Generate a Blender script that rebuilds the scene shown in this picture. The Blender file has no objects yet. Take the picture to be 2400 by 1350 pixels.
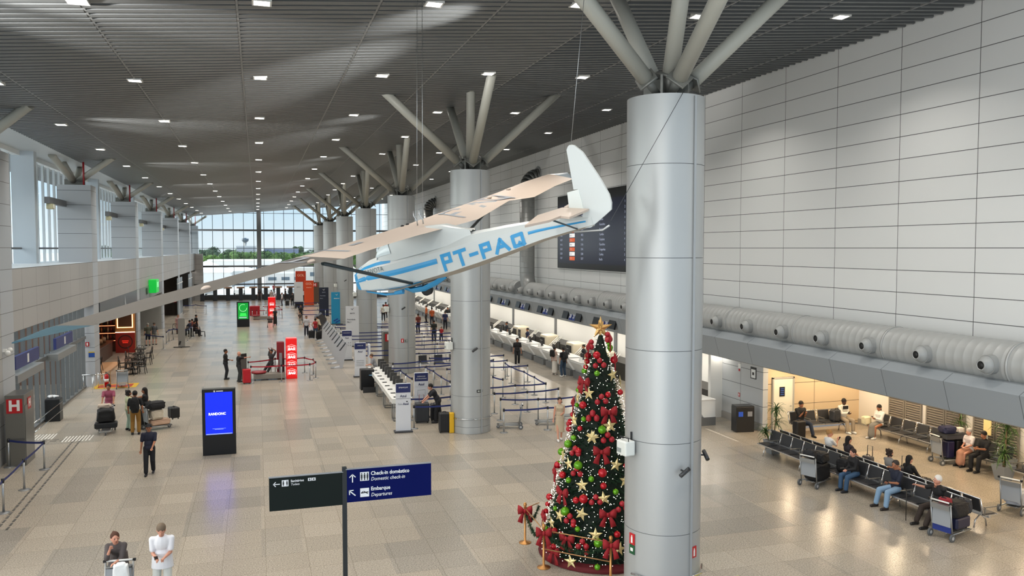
import bpy, bmesh, math, random
from mathutils import Vector, Matrix, Euler
random.seed(7)
S = bpy.context.scene
C = S.collection
PI = math.pi
# ------------------------------------------------ camera, world, exposure
cam = bpy.data.objects.new('camera', bpy.data.cameras.new('camera'))
C.objects.link(cam)
cam.data.lens = 28.5; cam.data.sensor_width = 36; cam.data.clip_end = 2000
cam.matrix_world = Matrix.Translation((0, 0, 7.6)) @ Euler((math.radians(90 - 2.802), 0, math.radians(-17.443))).to_matrix().to_4x4()
S.camera = cam
S.view_settings.view_transform = 'Standard'; S.view_settings.look = 'None'
S.view_settings.gamma = 1; S.view_settings.use_curve_mapping = False
S.view_settings.exposure = -0.3
S.cycles.use_denoising = True
S.cycles.max_bounces = 6; S.cycles.diffuse_bounces = 4; S.cycles.glossy_bounces = 3
S.cycles.transparent_max_bounces = 12; S.cycles.transmission_bounces = 4
S.cycles.sample_clamp_indirect = 6
S.cycles.caustics_reflective = False; S.cycles.caustics_refractive = False
wd = bpy.data.worlds.new('sky'); S.world = wd; wd.use_nodes = True
nt = wd.node_tree; bg = nt.nodes['Background']
tc = nt.nodes.new('ShaderNodeTexCoord'); sx = nt.nodes.new('ShaderNodeSeparateXYZ'); rp = nt.nodes.new('ShaderNodeValToRGB')
ns = nt.nodes.new('ShaderNodeTexNoise'); ns.inputs['Scale'].default_value = 6; mp = nt.nodes.new('ShaderNodeMapping'); mp.inputs['Scale'].default_value = (1, 1, 5)
cr = nt.nodes.new('ShaderNodeValToRGB'); mxw = nt.nodes.new('ShaderNodeMix'); mxw.data_type = 'RGBA'
nt.links.new(tc.outputs['Generated'], sx.inputs[0]); nt.links.new(sx.outputs['Z'], rp.inputs[0])
nt.links.new(tc.outputs['Generated'], mp.inputs[0]); nt.links.new(mp.outputs[0], ns.inputs[0]); nt.links.new(ns.outputs[0], cr.inputs[0])
nt.links.new(cr.outputs[0], mxw.inputs[0]); nt.links.new(rp.outputs[0], mxw.inputs[6]); mxw.inputs[7].default_value = (.85, .9, .95, 1)
# left side of the sky boosted and whitened to add daylight indoors
lf_ = nt.nodes.new('ShaderNodeMapRange'); lf_.inputs[1].default_value = -.15; lf_.inputs[2].default_value = -.75; lf_.inputs[3].default_value = 1.0; lf_.inputs[4].default_value = 4.2
ml_ = nt.nodes.new('ShaderNodeMath'); ml_.operation = 'MULTIPLY'; ml_.inputs[1].default_value = 1.35
lc_ = nt.nodes.new('ShaderNodeMapRange'); lc_.inputs[1].default_value = -.15; lc_.inputs[2].default_value = -.6; mc_ = nt.nodes.new('ShaderNodeMix'); mc_.data_type = 'RGBA'; mc_.inputs[7].default_value = (.96, .97, .96, 1)
nt.links.new(sx.outputs['X'], lc_.inputs[0]); nt.links.new(lc_.outputs[0], mc_.inputs[0]); nt.links.new(mxw.outputs[2], mc_.inputs[6]); nt.links.new(mc_.outputs[2], bg.inputs[0])
nt.links.new(sx.outputs['X'], lf_.inputs[0]); nt.links.new(lf_.outputs[0], ml_.inputs[0]); nt.links.new(ml_.outputs[0], bg.inputs[1])
e = rp.color_ramp.elements; e[0].position = 0.0; e[0].color = (.76, .86, .93, 1); e[1].position = .5; e[1].color = (.16, .40, .78, 1)
n_ = e.new(.08); n_.color = (.50, .73, .92, 1)
e = cr.color_ramp.elements; e[0].position = .5; e[0].color = (0, 0, 0, 1); e[1].position = .75; e[1].color = (.7, .7, .7, 1)
bg.inputs[1].default_value = 2.1

ORD = ('first', 'second', 'third', 'fourth', 'fifth', 'sixth', 'seventh', 'eighth', 'ninth', 'tenth', 'eleventh', 'twelfth', 'thirteenth', 'fourteenth', 'fifteenth', 'sixteenth', 'seventeenth', 'eighteenth', 'nineteenth', 'twentieth')
ORD += tuple('twenty-' + q for q in ORD[:9]) + ('thirtieth',) + tuple('thirty-' + q for q in ORD[:9])
def light(name, kind, loc, energy, color=(1, 1, 1), size=.5, sy=None, rot=(0, 0, 0), spot=None, blend=.5):
    d = bpy.data.lights.new(name, kind); d.energy = energy; d.color = color
    if kind == 'AREA':
        d.shape = 'RECTANGLE' if sy else 'DISK'; d.size = size
        if sy: d.size_y = sy
    if kind == 'SPOT': d.spot_size = spot; d.spot_blend = blend; d.shadow_soft_size = size
    o = bpy.data.objects.new(name, d); C.objects.link(o); o.location = loc; o.rotation_euler = rot
    return o
sun = light('sun', 'SUN', (60, 60, 80), 4.2, (1, .96, .9)); sun.rotation_euler = (math.radians(-20), math.radians(32), 0); sun.data.angle = .01

XS = (-7.2, -3.48, .18, 4.05, 7.72, 11.64, 16.32)
def zc(x): return 13.02 + .0818 * x            # ceiling height: the roof rises to the right
LIGHTS = [(x, 10.7 + 8.3 * j + (1 if x > 11 else 0)) for j in range(14) for x in XS]
LP = 165
for x, y in LIGHTS:
    light('downlight', 'AREA', (x, y, zc(x) - .32), LP, (1, .94, .86), .45).data.spread = 2.3
# added uplights without fixtures, by column heads and piers, brighten patches of slats
def aim(loc, to, energy, ang):
    d = Vector(to) - Vector(loc)
    light('added_uplight', 'SPOT', loc, energy, (1, .97, .93), .1, rot=d.to_track_quat('-Z', 'Y').to_euler(), spot=ang, blend=.9)
for k in range(7):
    y = 15.8 + 16.8 * k; g = (2.2, .9, .8, .8, .8, .8, .8)[k]
    for tx, ty, e_ in ((4.2, 4.4, 2600), (1.2, 11.8, 4600)): aim((7.35, y + .75, 11.15), (tx, y + ty, zc(tx)), e_ * g, .36)
    y = 32.9 + 16.8 * (k - 1); g = (3.2, 1.1, 1, 1, 1, 1, 1)[k]
    for tx, ty, e_ in ((-2.2, 4.2, 4600), (.6, 11.2, 2200)): aim((-8.3, y, 11.5), (tx, y + ty, zc(tx)), e_ * g, .4)
# strips in the soffit behind the bulkhead wash the back walls
for k in range(9):
    light('soffit_strip', 'AREA', (19.6, 36 + 10 * k, 3.0), 240, (1, .93, .82), 9.4, .25, rot=(0, 0, PI / 2))
for x in (20.6, 22.4, 24.0):
    for y in (11.5, 15, 18.5, 22, 25.5, 27.8):
        light('alcove_downlight', 'AREA', (x, y, 3.0), 52, (1, .78, .52), .22)

# ------------------------------------------------ materials
MATS = {}
def lin(c):
    if isinstance(c, str):
        c = [int(c[i:i + 2], 16) / 255 for i in (0, 2, 4)]
        c = [v / 12.92 if v <= .04045 else ((v + .055) / 1.055) ** 2.4 for v in c]
    return (c[0], c[1], c[2], 1)
def M(c, r=.5, m=0., em=0., key=None, spec=.5, noise=0):
    k = key or (str(c), r, m, em, spec, noise)
    if k in MATS: return MATS[k]
    a = bpy.data.materials.new('mat_%d' % len(MATS)); a.use_nodes = True; MATS[k] = a
    b = a.node_tree.nodes['Principled BSDF']; col = lin(c)
    b.inputs['Base Color'].default_value = col; b.inputs['Roughness'].default_value = r; b.inputs['Metallic'].default_value = m
    b.inputs['Specular IOR Level'].default_value = spec
    if em: b.inputs['Emission Color'].default_value = col; b.inputs['Emission Strength'].default_value = em
    if noise:
        t = a.node_tree; n = t.nodes.new('ShaderNodeTexNoise'); n.inputs['Scale'].default_value = 18; g = t.nodes.new('ShaderNodeTexCoord')
        bp = t.nodes.new('ShaderNodeBump'); bp.inputs['Strength'].default_value = noise; bp.inputs['Distance'].default_value = .02
        t.links.new(g.outputs['Object'], n.inputs['Vector']); t.links.new(n.outputs[0], bp.inputs['Height']); t.links.new(bp.outputs[0], b.inputs['Normal'])
    return a
def math_node(t, op, a, b=None):
    n = t.nodes.new('ShaderNodeMath'); n.operation = op
    for i, v in enumerate((a, b)):
        if v is None: continue
        if isinstance(v, (int, float)): n.inputs[i].default_value = v
        else: t.links.new(v, n.inputs[i])
    return n.outputs[0]
def panel_mat(name, col, joint, au, pu, ou, av, pv, ov, wj=.02, r=.35, var=.03, m=0.):
    """flat panels with dark joints; au/av pick the object axes, p = pitch, o = offset"""
    a = bpy.data.materials.new(name); a.use_nodes = True; t = a.node_tree; b = t.nodes['Principled BSDF']
    g = t.nodes.new('ShaderNodeTexCoord'); s = t.nodes.new('ShaderNodeSeparateXYZ'); t.links.new(g.outputs['Object'], s.inputs[0])
    fs = []; cells = []
    for ax, p, o in ((au, pu, ou), (av, pv, ov)):
        q = math_node(t, 'DIVIDE', math_node(t, 'SUBTRACT', s.outputs[ax], o), p)
        fr = math_node(t, 'FRACT', q); d = math_node(t, 'ABSOLUTE', math_node(t, 'SUBTRACT', fr, .5))
        fs.append(math_node(t, 'GREATER_THAN', d, .5 - wj / p / 2)); cells.append(math_node(t, 'FLOOR', q))
    jm = math_node(t, 'MAXIMUM', fs[0], fs[1])
    cv = t.nodes.new('ShaderNodeCombineXYZ'); t.links.new(cells[0], cv.inputs[0]); t.links.new(cells[1], cv.inputs[1])
    wn = t.nodes.new('ShaderNodeTexWhiteNoise'); t.links.new(cv.outputs[0], wn.inputs[0])
    base = lin(col); lo = [v * (1 - var * 2) for v in base[:3]] + [1]
    mx = t.nodes.new('ShaderNodeMix'); mx.data_type = 'RGBA'; t.links.new(wn.outputs[0], mx.inputs[0]); mx.inputs[6].default_value = lo; mx.inputs[7].default_value = base
    m2 = t.nodes.new('ShaderNodeMix'); m2.data_type = 'RGBA'; t.links.new(jm, m2.inputs[0]); t.links.new(mx.outputs[2], m2.inputs[6]); m2.inputs[7].default_value = lin(joint)
    t.links.new(m2.outputs[2], b.inputs['Base Color']); b.inputs['Roughness'].default_value = r; b.inputs['Metallic'].default_value = m
    return a
def floor_mat():
    a = panel_mat('granite_floor', 'aea79d', '8d857a', 0, 1.0, .1, 1, 1.03, .0, .011, .24, .07)
    t = a.node_tree; b = t.nodes['Principled BSDF']; src = b.inputs['Base Color'].links[0].from_socket
    g = t.nodes.new('ShaderNodeTexCoord'); n = t.nodes.new('ShaderNodeTexNoise'); n.inputs['Scale'].default_value = 30; n.inputs['Detail'].default_value = 5; n.inputs['Roughness'].default_value = .75
    t.links.new(g.outputs['Object'], n.inputs[0])
    r = t.nodes.new('ShaderNodeValToRGB'); r.color_ramp.elements[0].position = .36; r.color_ramp.elements[0].color = (.50, .49, .47, 1); r.color_ramp.elements[1].position = .62; r.color_ramp.elements[1].color = (1.22, 1.19, 1.14, 1)
    t.links.new(n.outputs[0], r.inputs[0])
    m = t.nodes.new('ShaderNodeMix'); m.data_type = 'RGBA'; m.blend_type = 'MULTIPLY'; m.inputs[0].default_value = 1
    t.links.new(src, m.inputs[6]); t.links.new(r.outputs[0], m.inputs[7])
    # bays of slabs quarried in slightly different tones
    br = t.nodes.new('ShaderNodeTexNoise'); br.inputs['Scale'].default_value = .35
    vm = t.nodes.new('ShaderNodeVectorMath'); vm.operation = 'SNAP'; vm.inputs[1].default_value = (1.0, 2.06, 1); t.links.new(g.outputs['Object'], vm.inputs[0]); t.links.new(vm.outputs[0], br.inputs[0])
    r2 = t.nodes.new('ShaderNodeValToRGB'); r2.color_ramp.elements[0].position = .40; r2.color_ramp.elements[0].color = (.84, .85, .85, 1); r2.color_ramp.elements[1].position = .52; r2.color_ramp.elements[1].color = (1.06, 1.04, 1.0, 1)
    t.links.new(br.outputs[0], r2.inputs[0])
    m3 = t.nodes.new('ShaderNodeMix'); m3.data_type = 'RGBA'; m3.blend_type = 'MULTIPLY'; m3.inputs[0].default_value = 1
    t.links.new(m.outputs[2], m3.inputs[6]); t.links.new(r2.outputs[0], m3.inputs[7]); t.links.new(m3.outputs[2], b.inputs['Base Color'])
    b.inputs['Specular IOR Level'].default_value = .5
    return a
def glass_mat(tint=(.93, .97, .96), refl=.12):
    a = bpy.data.materials.new('glass'); a.use_nodes = True; t = a.node_tree
    for n in list(t.nodes): t.nodes.remove(n)
    o = t.nodes.new('ShaderNodeOutputMaterial'); tr = t.nodes.new('ShaderNodeBsdfTransparent'); gl = t.nodes.new('ShaderNodeBsdfGlossy')
    tr.inputs[0].default_value = (*tint, 1); gl.inputs['Roughness'].default_value = .02
    f = t.nodes.new('ShaderNodeFresnel'); f.inputs[0].default_value = 1.45; m = t.nodes.new('ShaderNodeMixShader')
    t.links.new(f.outputs[0], m.inputs[0]); t.links.new(tr.outputs[0], m.inputs[1]); t.links.new(gl.outputs[0], m.inputs[2]); t.links.new(m.outputs[0], o.inputs[0])
    return a
GLASS = glass_mat(); DGLASS = glass_mat((.45, .5, .52))
MIRR = M('8f9294', .25, .9)
STEEL = M('b9bbbc', .28, .9); CHROME = M('d5d7d8', .15, 1.); ALU = M('9a9c9c', .35, .7)
WHITE = M('e4e4e0', .4); BLACK = M('0c0c0e', .4); DARK = M('26282a', .45); GREY = M('7c7f80', .5); NAVY = M('1a2350', .5)
RUBBER = M('1a1a1a', .8); RED = M('b01018', .35); BELT = M('1c2a66', .6); RBELT = M('a3132c', .6); GOLD = M('c9a45a', .3, .8)

# ------------------------------------------------ mesh helpers
class MB:
    """collects shapes and links them as ONE mesh object"""
    def __init__(s): s.bm = bmesh.new(); s.mats = []
    def _mi(s, mat):
        if mat is None: return 0
        if mat not in s.mats: s.mats.append(mat)
        return s.mats.index(mat)
    def face(s, pts, mat=None, smooth=False):
        f = s.bm.faces.new([s.bm.verts.new(p) for p in pts]); f.material_index = s._mi(mat); f.smooth = smooth; return s
    def grid(s, rings, mat=None, closed=True, caps=True, smooth=True):
        mi = s._mi(mat); R = [[s.bm.verts.new(p) for p in r] for r in rings]; n = len(R[0])
        for a, b in zip(R, R[1:]):
            for i in range(n if closed else n - 1):
                j = (i + 1) % n
                f = s.bm.faces.new((a[i], a[j], b[j], b[i])); f.material_index = mi; f.smooth = smooth
        if caps and closed:
            for r, rev in ((R[0], True), (R[-1], False)):
                f = s.bm.faces.new(r[::-1] if rev else r); f.material_index = mi
        return s
    def box(s, c, d, mat=None, rz=0, bev=0, rot=None):
        mi = s._mi(mat); m = Matrix.Translation(c) @ (rot or Matrix.Rotation(rz, 4, 'Z')) @ Matrix.Diagonal((*d, 1))
        b = bmesh.new() if bev else s.bm
        vs = bmesh.ops.create_cube(b, size=1, matrix=m)['verts']
        if bev:
            bmesh.ops.bevel(b, geom=list(b.edges), offset=bev, segments=2, affect='EDGES', profile=.5)
            for f in b.faces: f.material_index = mi; f.smooth = False
            s.merge(b)
        else:
            for f in {f for v in vs for f in v.link_faces}: f.material_index = mi
        return s
    def merge(s, b):
        vm = {v: s.bm.verts.new(v.co) for v in b.verts}
        for f in b.faces:
            g = s.bm.faces.new([vm[v] for v in f.verts]); g.material_index = f.material_index; g.smooth = f.smooth
        b.free()
    def tube(s, pts, r, mat=None, n=8, caps=True):
        pts = [Vector(p) for p in pts]; rs = r if isinstance(r, (list, tuple)) else [r] * len(pts); rings = []
        up = None
        for i, p in enumerate(pts):
            d = (pts[min(i + 1, len(pts) - 1)] - pts[max(i - 1, 0)]).normalized()
            if up is None: up = Vector((0, 0, 1)) if abs(d.z) < .9 else Vector((1, 0, 0))
            x = d.cross(up).normalized(); y = x.cross(d).normalized(); up = y
            rings.append([p + (x * math.cos(2 * PI * k / n) + y * math.sin(2 * PI * k / n)) * rs[i] for k in range(n)])
        return s.grid(rings, mat, True, caps)
    def cyl(s, c, r, h, mat=None, n=24, r2=None):
        r2 = r if r2 is None else r2
        return s.grid([[(c[0] + q * math.cos(2 * PI * k / n), c[1] + q * math.sin(2 * PI * k / n), c[2] + z) for k in range(n)] for q, z in ((r, 0), (r2, h))], mat)
    def lathe(s, prof, c=(0, 0, 0), mat=None, n=20, sx=1, sy=1):
        return s.grid([[(c[0] + r * sx * math.cos(2 * PI * k / n), c[1] + r * sy * math.sin(2 * PI * k / n), c[2] + z) for k in range(n)] for r, z in prof], mat)
    def ball(s, c, r, mat=None, seg=10, rot=None):
        r = r if isinstance(r, (tuple, list)) else (r, r, r); mi = s._mi(mat)
        m = Matrix.Translation(c) @ (rot or Matrix.Identity(4)) @ Matrix.Diagonal((*r, 1))
        vs = bmesh.ops.create_uvsphere(s.bm, u_segments=seg, v_segments=max(5, seg * 2 // 3), radius=1, matrix=m)['verts']
        for f in {f for v in vs for f in v.link_faces}: f.material_index = mi; f.smooth = True
        return s
    def cap(s, a, b, ra, rb, mat=None, n=10):
        """tapered capsule"""
        a, b = Vector(a), Vector(b); d = (b - a).normalized(); P = []; R_ = []
        for t in (.97, .7, .35): P.append(a - d * ra * t); R_.append(ra * math.sqrt(1 - t * t))
        P += [a, b]; R_ += [ra, rb]
        for t in (.35, .7, .97): P.append(b + d * rb * t); R_.append(rb * math.sqrt(1 - t * t))
        return s.tube(P, R_, mat, n)
    def prism(s, poly, z0, z1, mat=None, M4=None, smooth=False):
        q = [[(x, y, z) for x, y in poly] for z in (z0, z1)]
        if M4: q = [[M4 @ Vector(p) for p in r] for r in q]
        return s.grid(q, mat, smooth=smooth)
    def build(s, name, mat=None, parent=None, loc=None, smooth=None):
        me = bpy.data.meshes.new(name)
        bmesh.ops.recalc_face_normals(s.bm, faces=s.bm.faces)
        if smooth is not None:
            for f in s.bm.faces: f.smooth = smooth
        s.bm.to_mesh(me); s.bm.free()
        for m in (s.mats or [mat or GREY]): me.materials.append(m)
        o = bpy.data.objects.new(name, me); C.objects.link(o)
        if parent: o.parent = parent
        if loc: o.location = loc
        return o
def tag(o, label, cat, group=None):
    o['label'] = label; o['category'] = cat
    if group: o['group'] = group
    return o
def thing(name, label, cat, loc=(0, 0, 0), rz=0, group=None):
    o = bpy.data.objects.new(name, None); C.objects.link(o); o.location = loc if len(loc) == 3 else (*loc, 0); o.rotation_euler = (0, 0, rz)
    return tag(o, label, cat, group)
def struct(o): o['kind'] = 'structure'; return o
def dup(root, loc, rz, label, group=None):
    r = root.copy(); C.objects.link(r); r.location = loc if len(loc) == 3 else (*loc, 0); r.rotation_euler = (0, 0, rz); r['label'] = label
    if group: r['group'] = group
    for ch in list(root.children):
        c = ch.copy(); C.objects.link(c); c.parent = r
        for g in ch.children:
            d = g.copy(); C.objects.link(d); d.parent = c
    return r
def text(parent, s, size, loc, rot=(PI / 2, 0, 0), mat=WHITE, align='LEFT', name='lettering', bold=0, shear=0, sx=1, ext=.002):
    d = bpy.data.curves.new(name, 'FONT'); d.body = s; d.size = size; d.align_x = align; d.align_y = 'CENTER'; d.extrude = ext; d.offset = bold; d.shear = shear; d.resolution_u = 2
    d.materials.append(mat)
    q = bpy.data.objects.new(name, d); me = bpy.data.meshes.new_from_object(q); bpy.data.objects.remove(q); bpy.data.curves.remove(d)
    o = bpy.data.objects.new(name, me); C.objects.link(o); o.parent = parent; o.location = loc; o.rotation_euler = rot; o.scale = (sx, 1, 1)
    return o
FRONT = (PI / 2, 0, 0)
# ------------------------------------------------ the hall
FMAT = floor_mat()
struct(MB().box((5, 66, -.1), (41, 124, .2), FMAT).build('floor'))
RW = panel_mat('wall_panels', 'd8dad9', '4a4c4c', 1, 2.99, 18.36, 2, .714, 7.61, .022, .38, .02)
struct(MB().box((20.05, 70, 9.6), (.5, 130, 11.6), RW).build('wall_right'))
LW = panel_mat('wall_panels_warm', 'b0afad', '55534f', 1, 2.1, 33.1, 2, .78, 4.5, .022, .45, .03)
# roof slab over the slats
m = MB(); m.face([(-16, 0, zc(-9.2) + .55), (22, 0, zc(22) + .55), (22, 132, zc(22) + .55), (-16, 132, zc(-9.2) + .55)], M('4a4c4d', .6)); m.face([(-16, 0, zc(-9.2) + .9), (22, 0, zc(22) + .9), (22, 132, zc(22) + .9), (-16, 132, zc(-9.2) + .9)], M('4a4c4d', .6))
struct(m.build('ceiling'))
SLAT = M('6d7071', .42, .35)
seams = [-9.15, -6.7, -3.47, -.35, 2.8, 5.8, 8.9, 12.0, 15.1, 18.2, 19.8]
m = MB()
for a, b in zip(seams, seams[1:]):
    y = 6.0; w = .26 if a < 8 else .12; pitch = .37
    za, zb = zc(a), zc(b)
    while y < 127.2:
        h = .13 if a < 8 else .22
        x0, x1 = a + .03, b - .03
        m.grid([[(x0, y, za + h), (x0, y, za), (x0, y + w * .5, za - .018), (x0, y + w, za), (x0, y + w, za + h)],
                [(x1, y, zb + h), (x1, y, zb), (x1, y + w * .5, zb - .018), (x1, y + w, zb), (x1, y + w, zb + h)]], None, smooth=False)
        y += pitch
struct(m.build('ceiling', SLAT))
m = MB()
for a in seams[1:-1]:
    m.box((a, 67, zc(a) + .03), (.05, 121, .06), None)
struct(m.build('ceiling', M('7d7f7f', .5)))
# ceiling lights
FR = M('d8d8d4', .4); DIFF = M((1, .95, .86), .5, em=14)
proto = None
for i, (x, y) in enumerate(LIGHTS):
    lab = 'square ceiling downlight over the %s, %s row from the camera' % (('left wall', 'left side of the concourse', 'middle of the concourse', 'right side of the concourse', 'row of columns', 'queue lanes', 'check-in desks')[XS.index(x)], ORD[i // 7])
    if proto is None:
        proto = thing('ceiling_light', lab, 'ceiling light', (x, y, zc(x) - .03), 0, 'square downlights in the ceiling')
        mb = MB()
        for sx, sy, dx, dy in ((0, -.19, .42, .04), (0, .19, .42, .04), (-.19, 0, .04, .36), (.19, 0, .04, .36)): mb.box((sx, sy, .04), (dx, dy, .10))
        mb.build('frame', FR, proto); MB().box((0, 0, .01), (.34, .34, .03)).build('diffuser', DIFF, proto)
    else: dup(proto, (x, y, zc(x) - .03), 0, lab)
# far glazed wall
FAR = 127.5
FRM = M('5f6365', .4, .5)
def glazed(name, x0, x1, y, z0, z1f, sx, hz, fw=.07, deep=.14):
    root = thing(name, 'x', 'window'); del root['category']; del root['label']; struct(root)
    m = MB(); x = x0
    while x <= x1 + .01:
        m.box((x, y, (z0 + z1f(x)) / 2), (fw, deep, z1f(x) - z0)); x += sx
    for z in hz: m.box(((x0 + x1) / 2, y, z), (x1 - x0, deep * .9, fw))
    m.build('window_frame', FRM, root)
    g = MB(); g.face([(x0, y + .03, z0), (x1, y + .03, z0), (x1, y + .03, z1f(x1)), (x0, y + .03, z1f(x0))]); g.build('pane', GLASS, root)
    return root
struct(MB().box((-10.3, 68, 12.38), (2.3, 120, .08)).build('ceiling_edge', M('b9bdbe', .45)))
glazed('window_1', -9.1, 19.8, FAR, 0, lambda x: zc(x) + .3, 1.445, (2.3, 4.94, 7.6, 10.27, 12.85))
struct(MB().box((0.3, FAR - .7, 6.6), (.62, .5, 13.2), M('7d8082', .4)).build('trim_1'))
m = MB()
for z in (4.94, 10.27): m.tube([(-9, FAR - .8, z), (19.8, FAR - .8, z)], .14, n=8)
struct(m.build('trim_2', M('7d8082', .4)))
struct(MB().box((5, FAR - .6, .35), (30, .5, .7), M('3b3d3e', .5)).build('baseboard_far'))
struct(MB().tube([(-8.8, FAR - 1.6, 2.3), (19, FAR - 1.6, 2.3)], .09, None, 8).build('trim_3', M('3b3d3e', .4)))
kp = thing('boarding_counter', 'first dark counter post from the left along the far window', 'counter', (-7.6, 124.4), 0, 'counter posts under the far window')
MB().box((0, 0, .9), (.55, .5, 1.8)).build('body', M('2b3036', .4), kp); MB().box((0, 0, 1.9), (1.1, .7, .22), bev=.04).build('head', M('9a7a62', .5), kp)
for k in range(1, 8):
    dup(kp, (-7.6 + k * 1.75, 124.4), 0, ORD[k] + ' dark counter post from the left along the far window')
# left wall: lower band, piers, openings
XL = -8.6
m = MB(); m.box((XL - .3, 76, 5.675), (.6, 110, 2.35), LW)
struct(m.build('wall_left'))
struct(MB().box((XL - 1.5, 76, 6.83), (2.9, 110, .05)).build('trim_4', M('c8d2da', .35)))
PW = panel_mat('pier_panels', 'b4b9be', '4e5052', 0, 9, -5.1, 2, .78, 4.5, .02, .35, .02)
for k in range(-1, 6):
    y0 = 49.2 + 16.8 * k
    if y0 < 20: continue
    m = MB(); m.box((XL - .82, y0 + .75, 5.52), (1.65, 1.5, 11.04), PW)
    struct(m.build('wall_left_pier'))
struct(MB().box((XL - .25, 27.2, 2.25), (.5, 12, 4.5), LW).build('wall_left_lower'))
# end of the left wall
struct(MB().box((XL + .1, 126.6, 3.4), (1.9, .6, 6.8), LW).build('wall_left_end'))
# clerestory window
XW = -11.2
root = thing('window_2', 'x', 'window'); del root['label']; del root['category']; struct(root)
m = MB(); y = 18.0
while y < 127:
    m.box((XW, y, 9.7), (.12, .13, 5.8)); y += 1.3
m.build('window_frame', M('c3cbd0', .4), root)
MB().face([(XW - .2, 10, 6.8), (XW - .2, 127, 6.8), (XW - .2, 127, 12.6), (XW - .2, 10, 12.6)]).build('pane', GLASS, root)
MB().box((XW + .1, 68, 12.35), (.3, 118, .45)).build('head_rail', M('dfe2e2', .4), root)
MB().tube([(XW + .2, 10, 7.6), (XW + .2, 127, 7.6)], .05).build('hand_rail', M('5b5f62', .4), root)
for k in range(-2, 6):
    y = 45.3 + 16.8 * k
    if y < 8: continue
    o = MB().box((XW + .35, y, 9.7), (1.0, .5, 5.9)).build('window_column', M('b8c3cc', .4)); struct(o); o.name = 'trim_%d' % (10 + k)
    o = MB().box((XL - 1.3, y + 2.1, 10.0), (.22, 4.0, .32)).build('trim_%d' % (20 + k), M('6d7072', .4)); struct(o)
    b = thing('floodlight', 'small cream floodlight on the clerestory beam, ahead of the %s left pier' % ('frame edge', 'first whole', 'second whole', 'third whole', 'fourth whole', 'fifth whole', 'last', 'last')[k + 2], 'floodlight', (XL - 1.25, y + .55, 9.7), 0, 'floodlights in the clerestory bays')
    MB().box((0, 0, 0), (.3, .4, .28), bev=.03).build('housing', M('c9c4a0', .5), b); MB().box((.17, 0, 0), (.03, .32, .2)).build('lens', M('eeeede', .3), b)
# struts on the piers
TUBE = M('a9a9a0', .45, .0); PLATE = M('7c7d78', .45, .2)
def pier_struts(k):
    y = 49.95 + 16.8 * k
    t = thing('pier_strut_cluster', 'cluster of slanted tubular struts on the %s' % ('left pier cut by the frame edge', 'first whole left pier', 'second whole left pier', 'third whole left pier', 'fourth whole left pier', 'fifth whole left pier', 'last left pier before the far window')[k + 1], 'strut', (XL - .9, y, 11.04), 0, 'strut clusters on the left piers')
    MB().box((0, 0, .15), (.9, .7, .35)).build('bracket', PLATE, t)
    for dx, dy in ((1.9, -1.6), (-.3, -3.6), (-.5, 0.1), (-.3, 3.4)):
        z1 = zc(XL - .9 + dx) - 11.04 + .1
        MB().tube([(dx * .12, dy * .1, .25), (dx * 1.15, dy, z1)], .17, None, 14).build('strut', TUBE, t)
    r = MB().tube([(.55, -.6, -.1), (.55, -.6, zc(XL) - 11.04 + .2)], .05).build('sprinkler_pipe', M('a02028', .4), t)
for k in range(-1, 6): pier_struts(k)
# round columns
COLM = M('aaadad', .36, .35)
colnames = ['nearest round steel column, in front of the decorated tree', 'second round steel column, beside the suitcases and hooped rail', 'third round steel column, behind the glider nose', 'fourth round steel column, beside the teal totem', 'fifth round steel column', 'sixth round steel column', 'seventh round steel column, close to the far window']
cols = []
for k in range(7):
    y = 15.8 + 16.8 * k
    t = thing('round_column', colnames[k], 'column', (8.43, y, 0), 0, 'round steel columns')
    cols.append(t)
    m = MB(); zs = [0, .28] + [1.55 + 1.95 * i for i in range(5)] + [10.79]
    for a, b in zip(zs, zs[1:]): m.cyl((0, 0, a + .006), .824, b - a - .012, COLM, 64)
    m.cyl((0, 0, 0), .815, 10.78, M('55585a', .5), 48)
    o = m.build('shaft', None, t)
    for f in o.data.polygons: f.use_smooth = True
    o.data.set_sharp_from_angle(angle=.8)
    MB().box((.26, -.79, 5.4), (.05, .06, 10.7)).build('seam_strip', M('9c9fa0', .4, .35), t)
    b = MB()
    for a in (0.9, 2.3): b.box((0, 0, 11.0), (1.0, .05, .46), rz=a)
    b.build('bracket', PLATE, t)
    for dx, dy in ((-3.75, -1.6), (-.4, 2.0), (-.4, -1.7), (-.45, -4.9), (3.75, -.3)):
        p0 = Vector((dx * .06, dy * .06, 10.85)); p1 = Vector((dx, dy, zc(8.43 + dx) + .12)); d_ = (p1 - p0).normalized(); q = p0 + d_ * .52
        st_ = MB().tube([q, p1], .17, None, 18).build('strut', TUBE, t)
        MB().tube([q - d_ * .05, q], .30, None, 4).build('end_plate', PLATE, st_); MB().tube([p0, q], [.1, .13], None, 4).build('gusset', PLATE, st_)
        # cut-out plate at the ceiling
    if k in (0, 1, 2):
        MB().tube([(-.86, -.25, .62), (-.6, -.66, .62), (0, -.9, .62), (.6, -.66, .62), (.86, -.25, .62)], .02).build('hoop_rail', CHROME, t)
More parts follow.
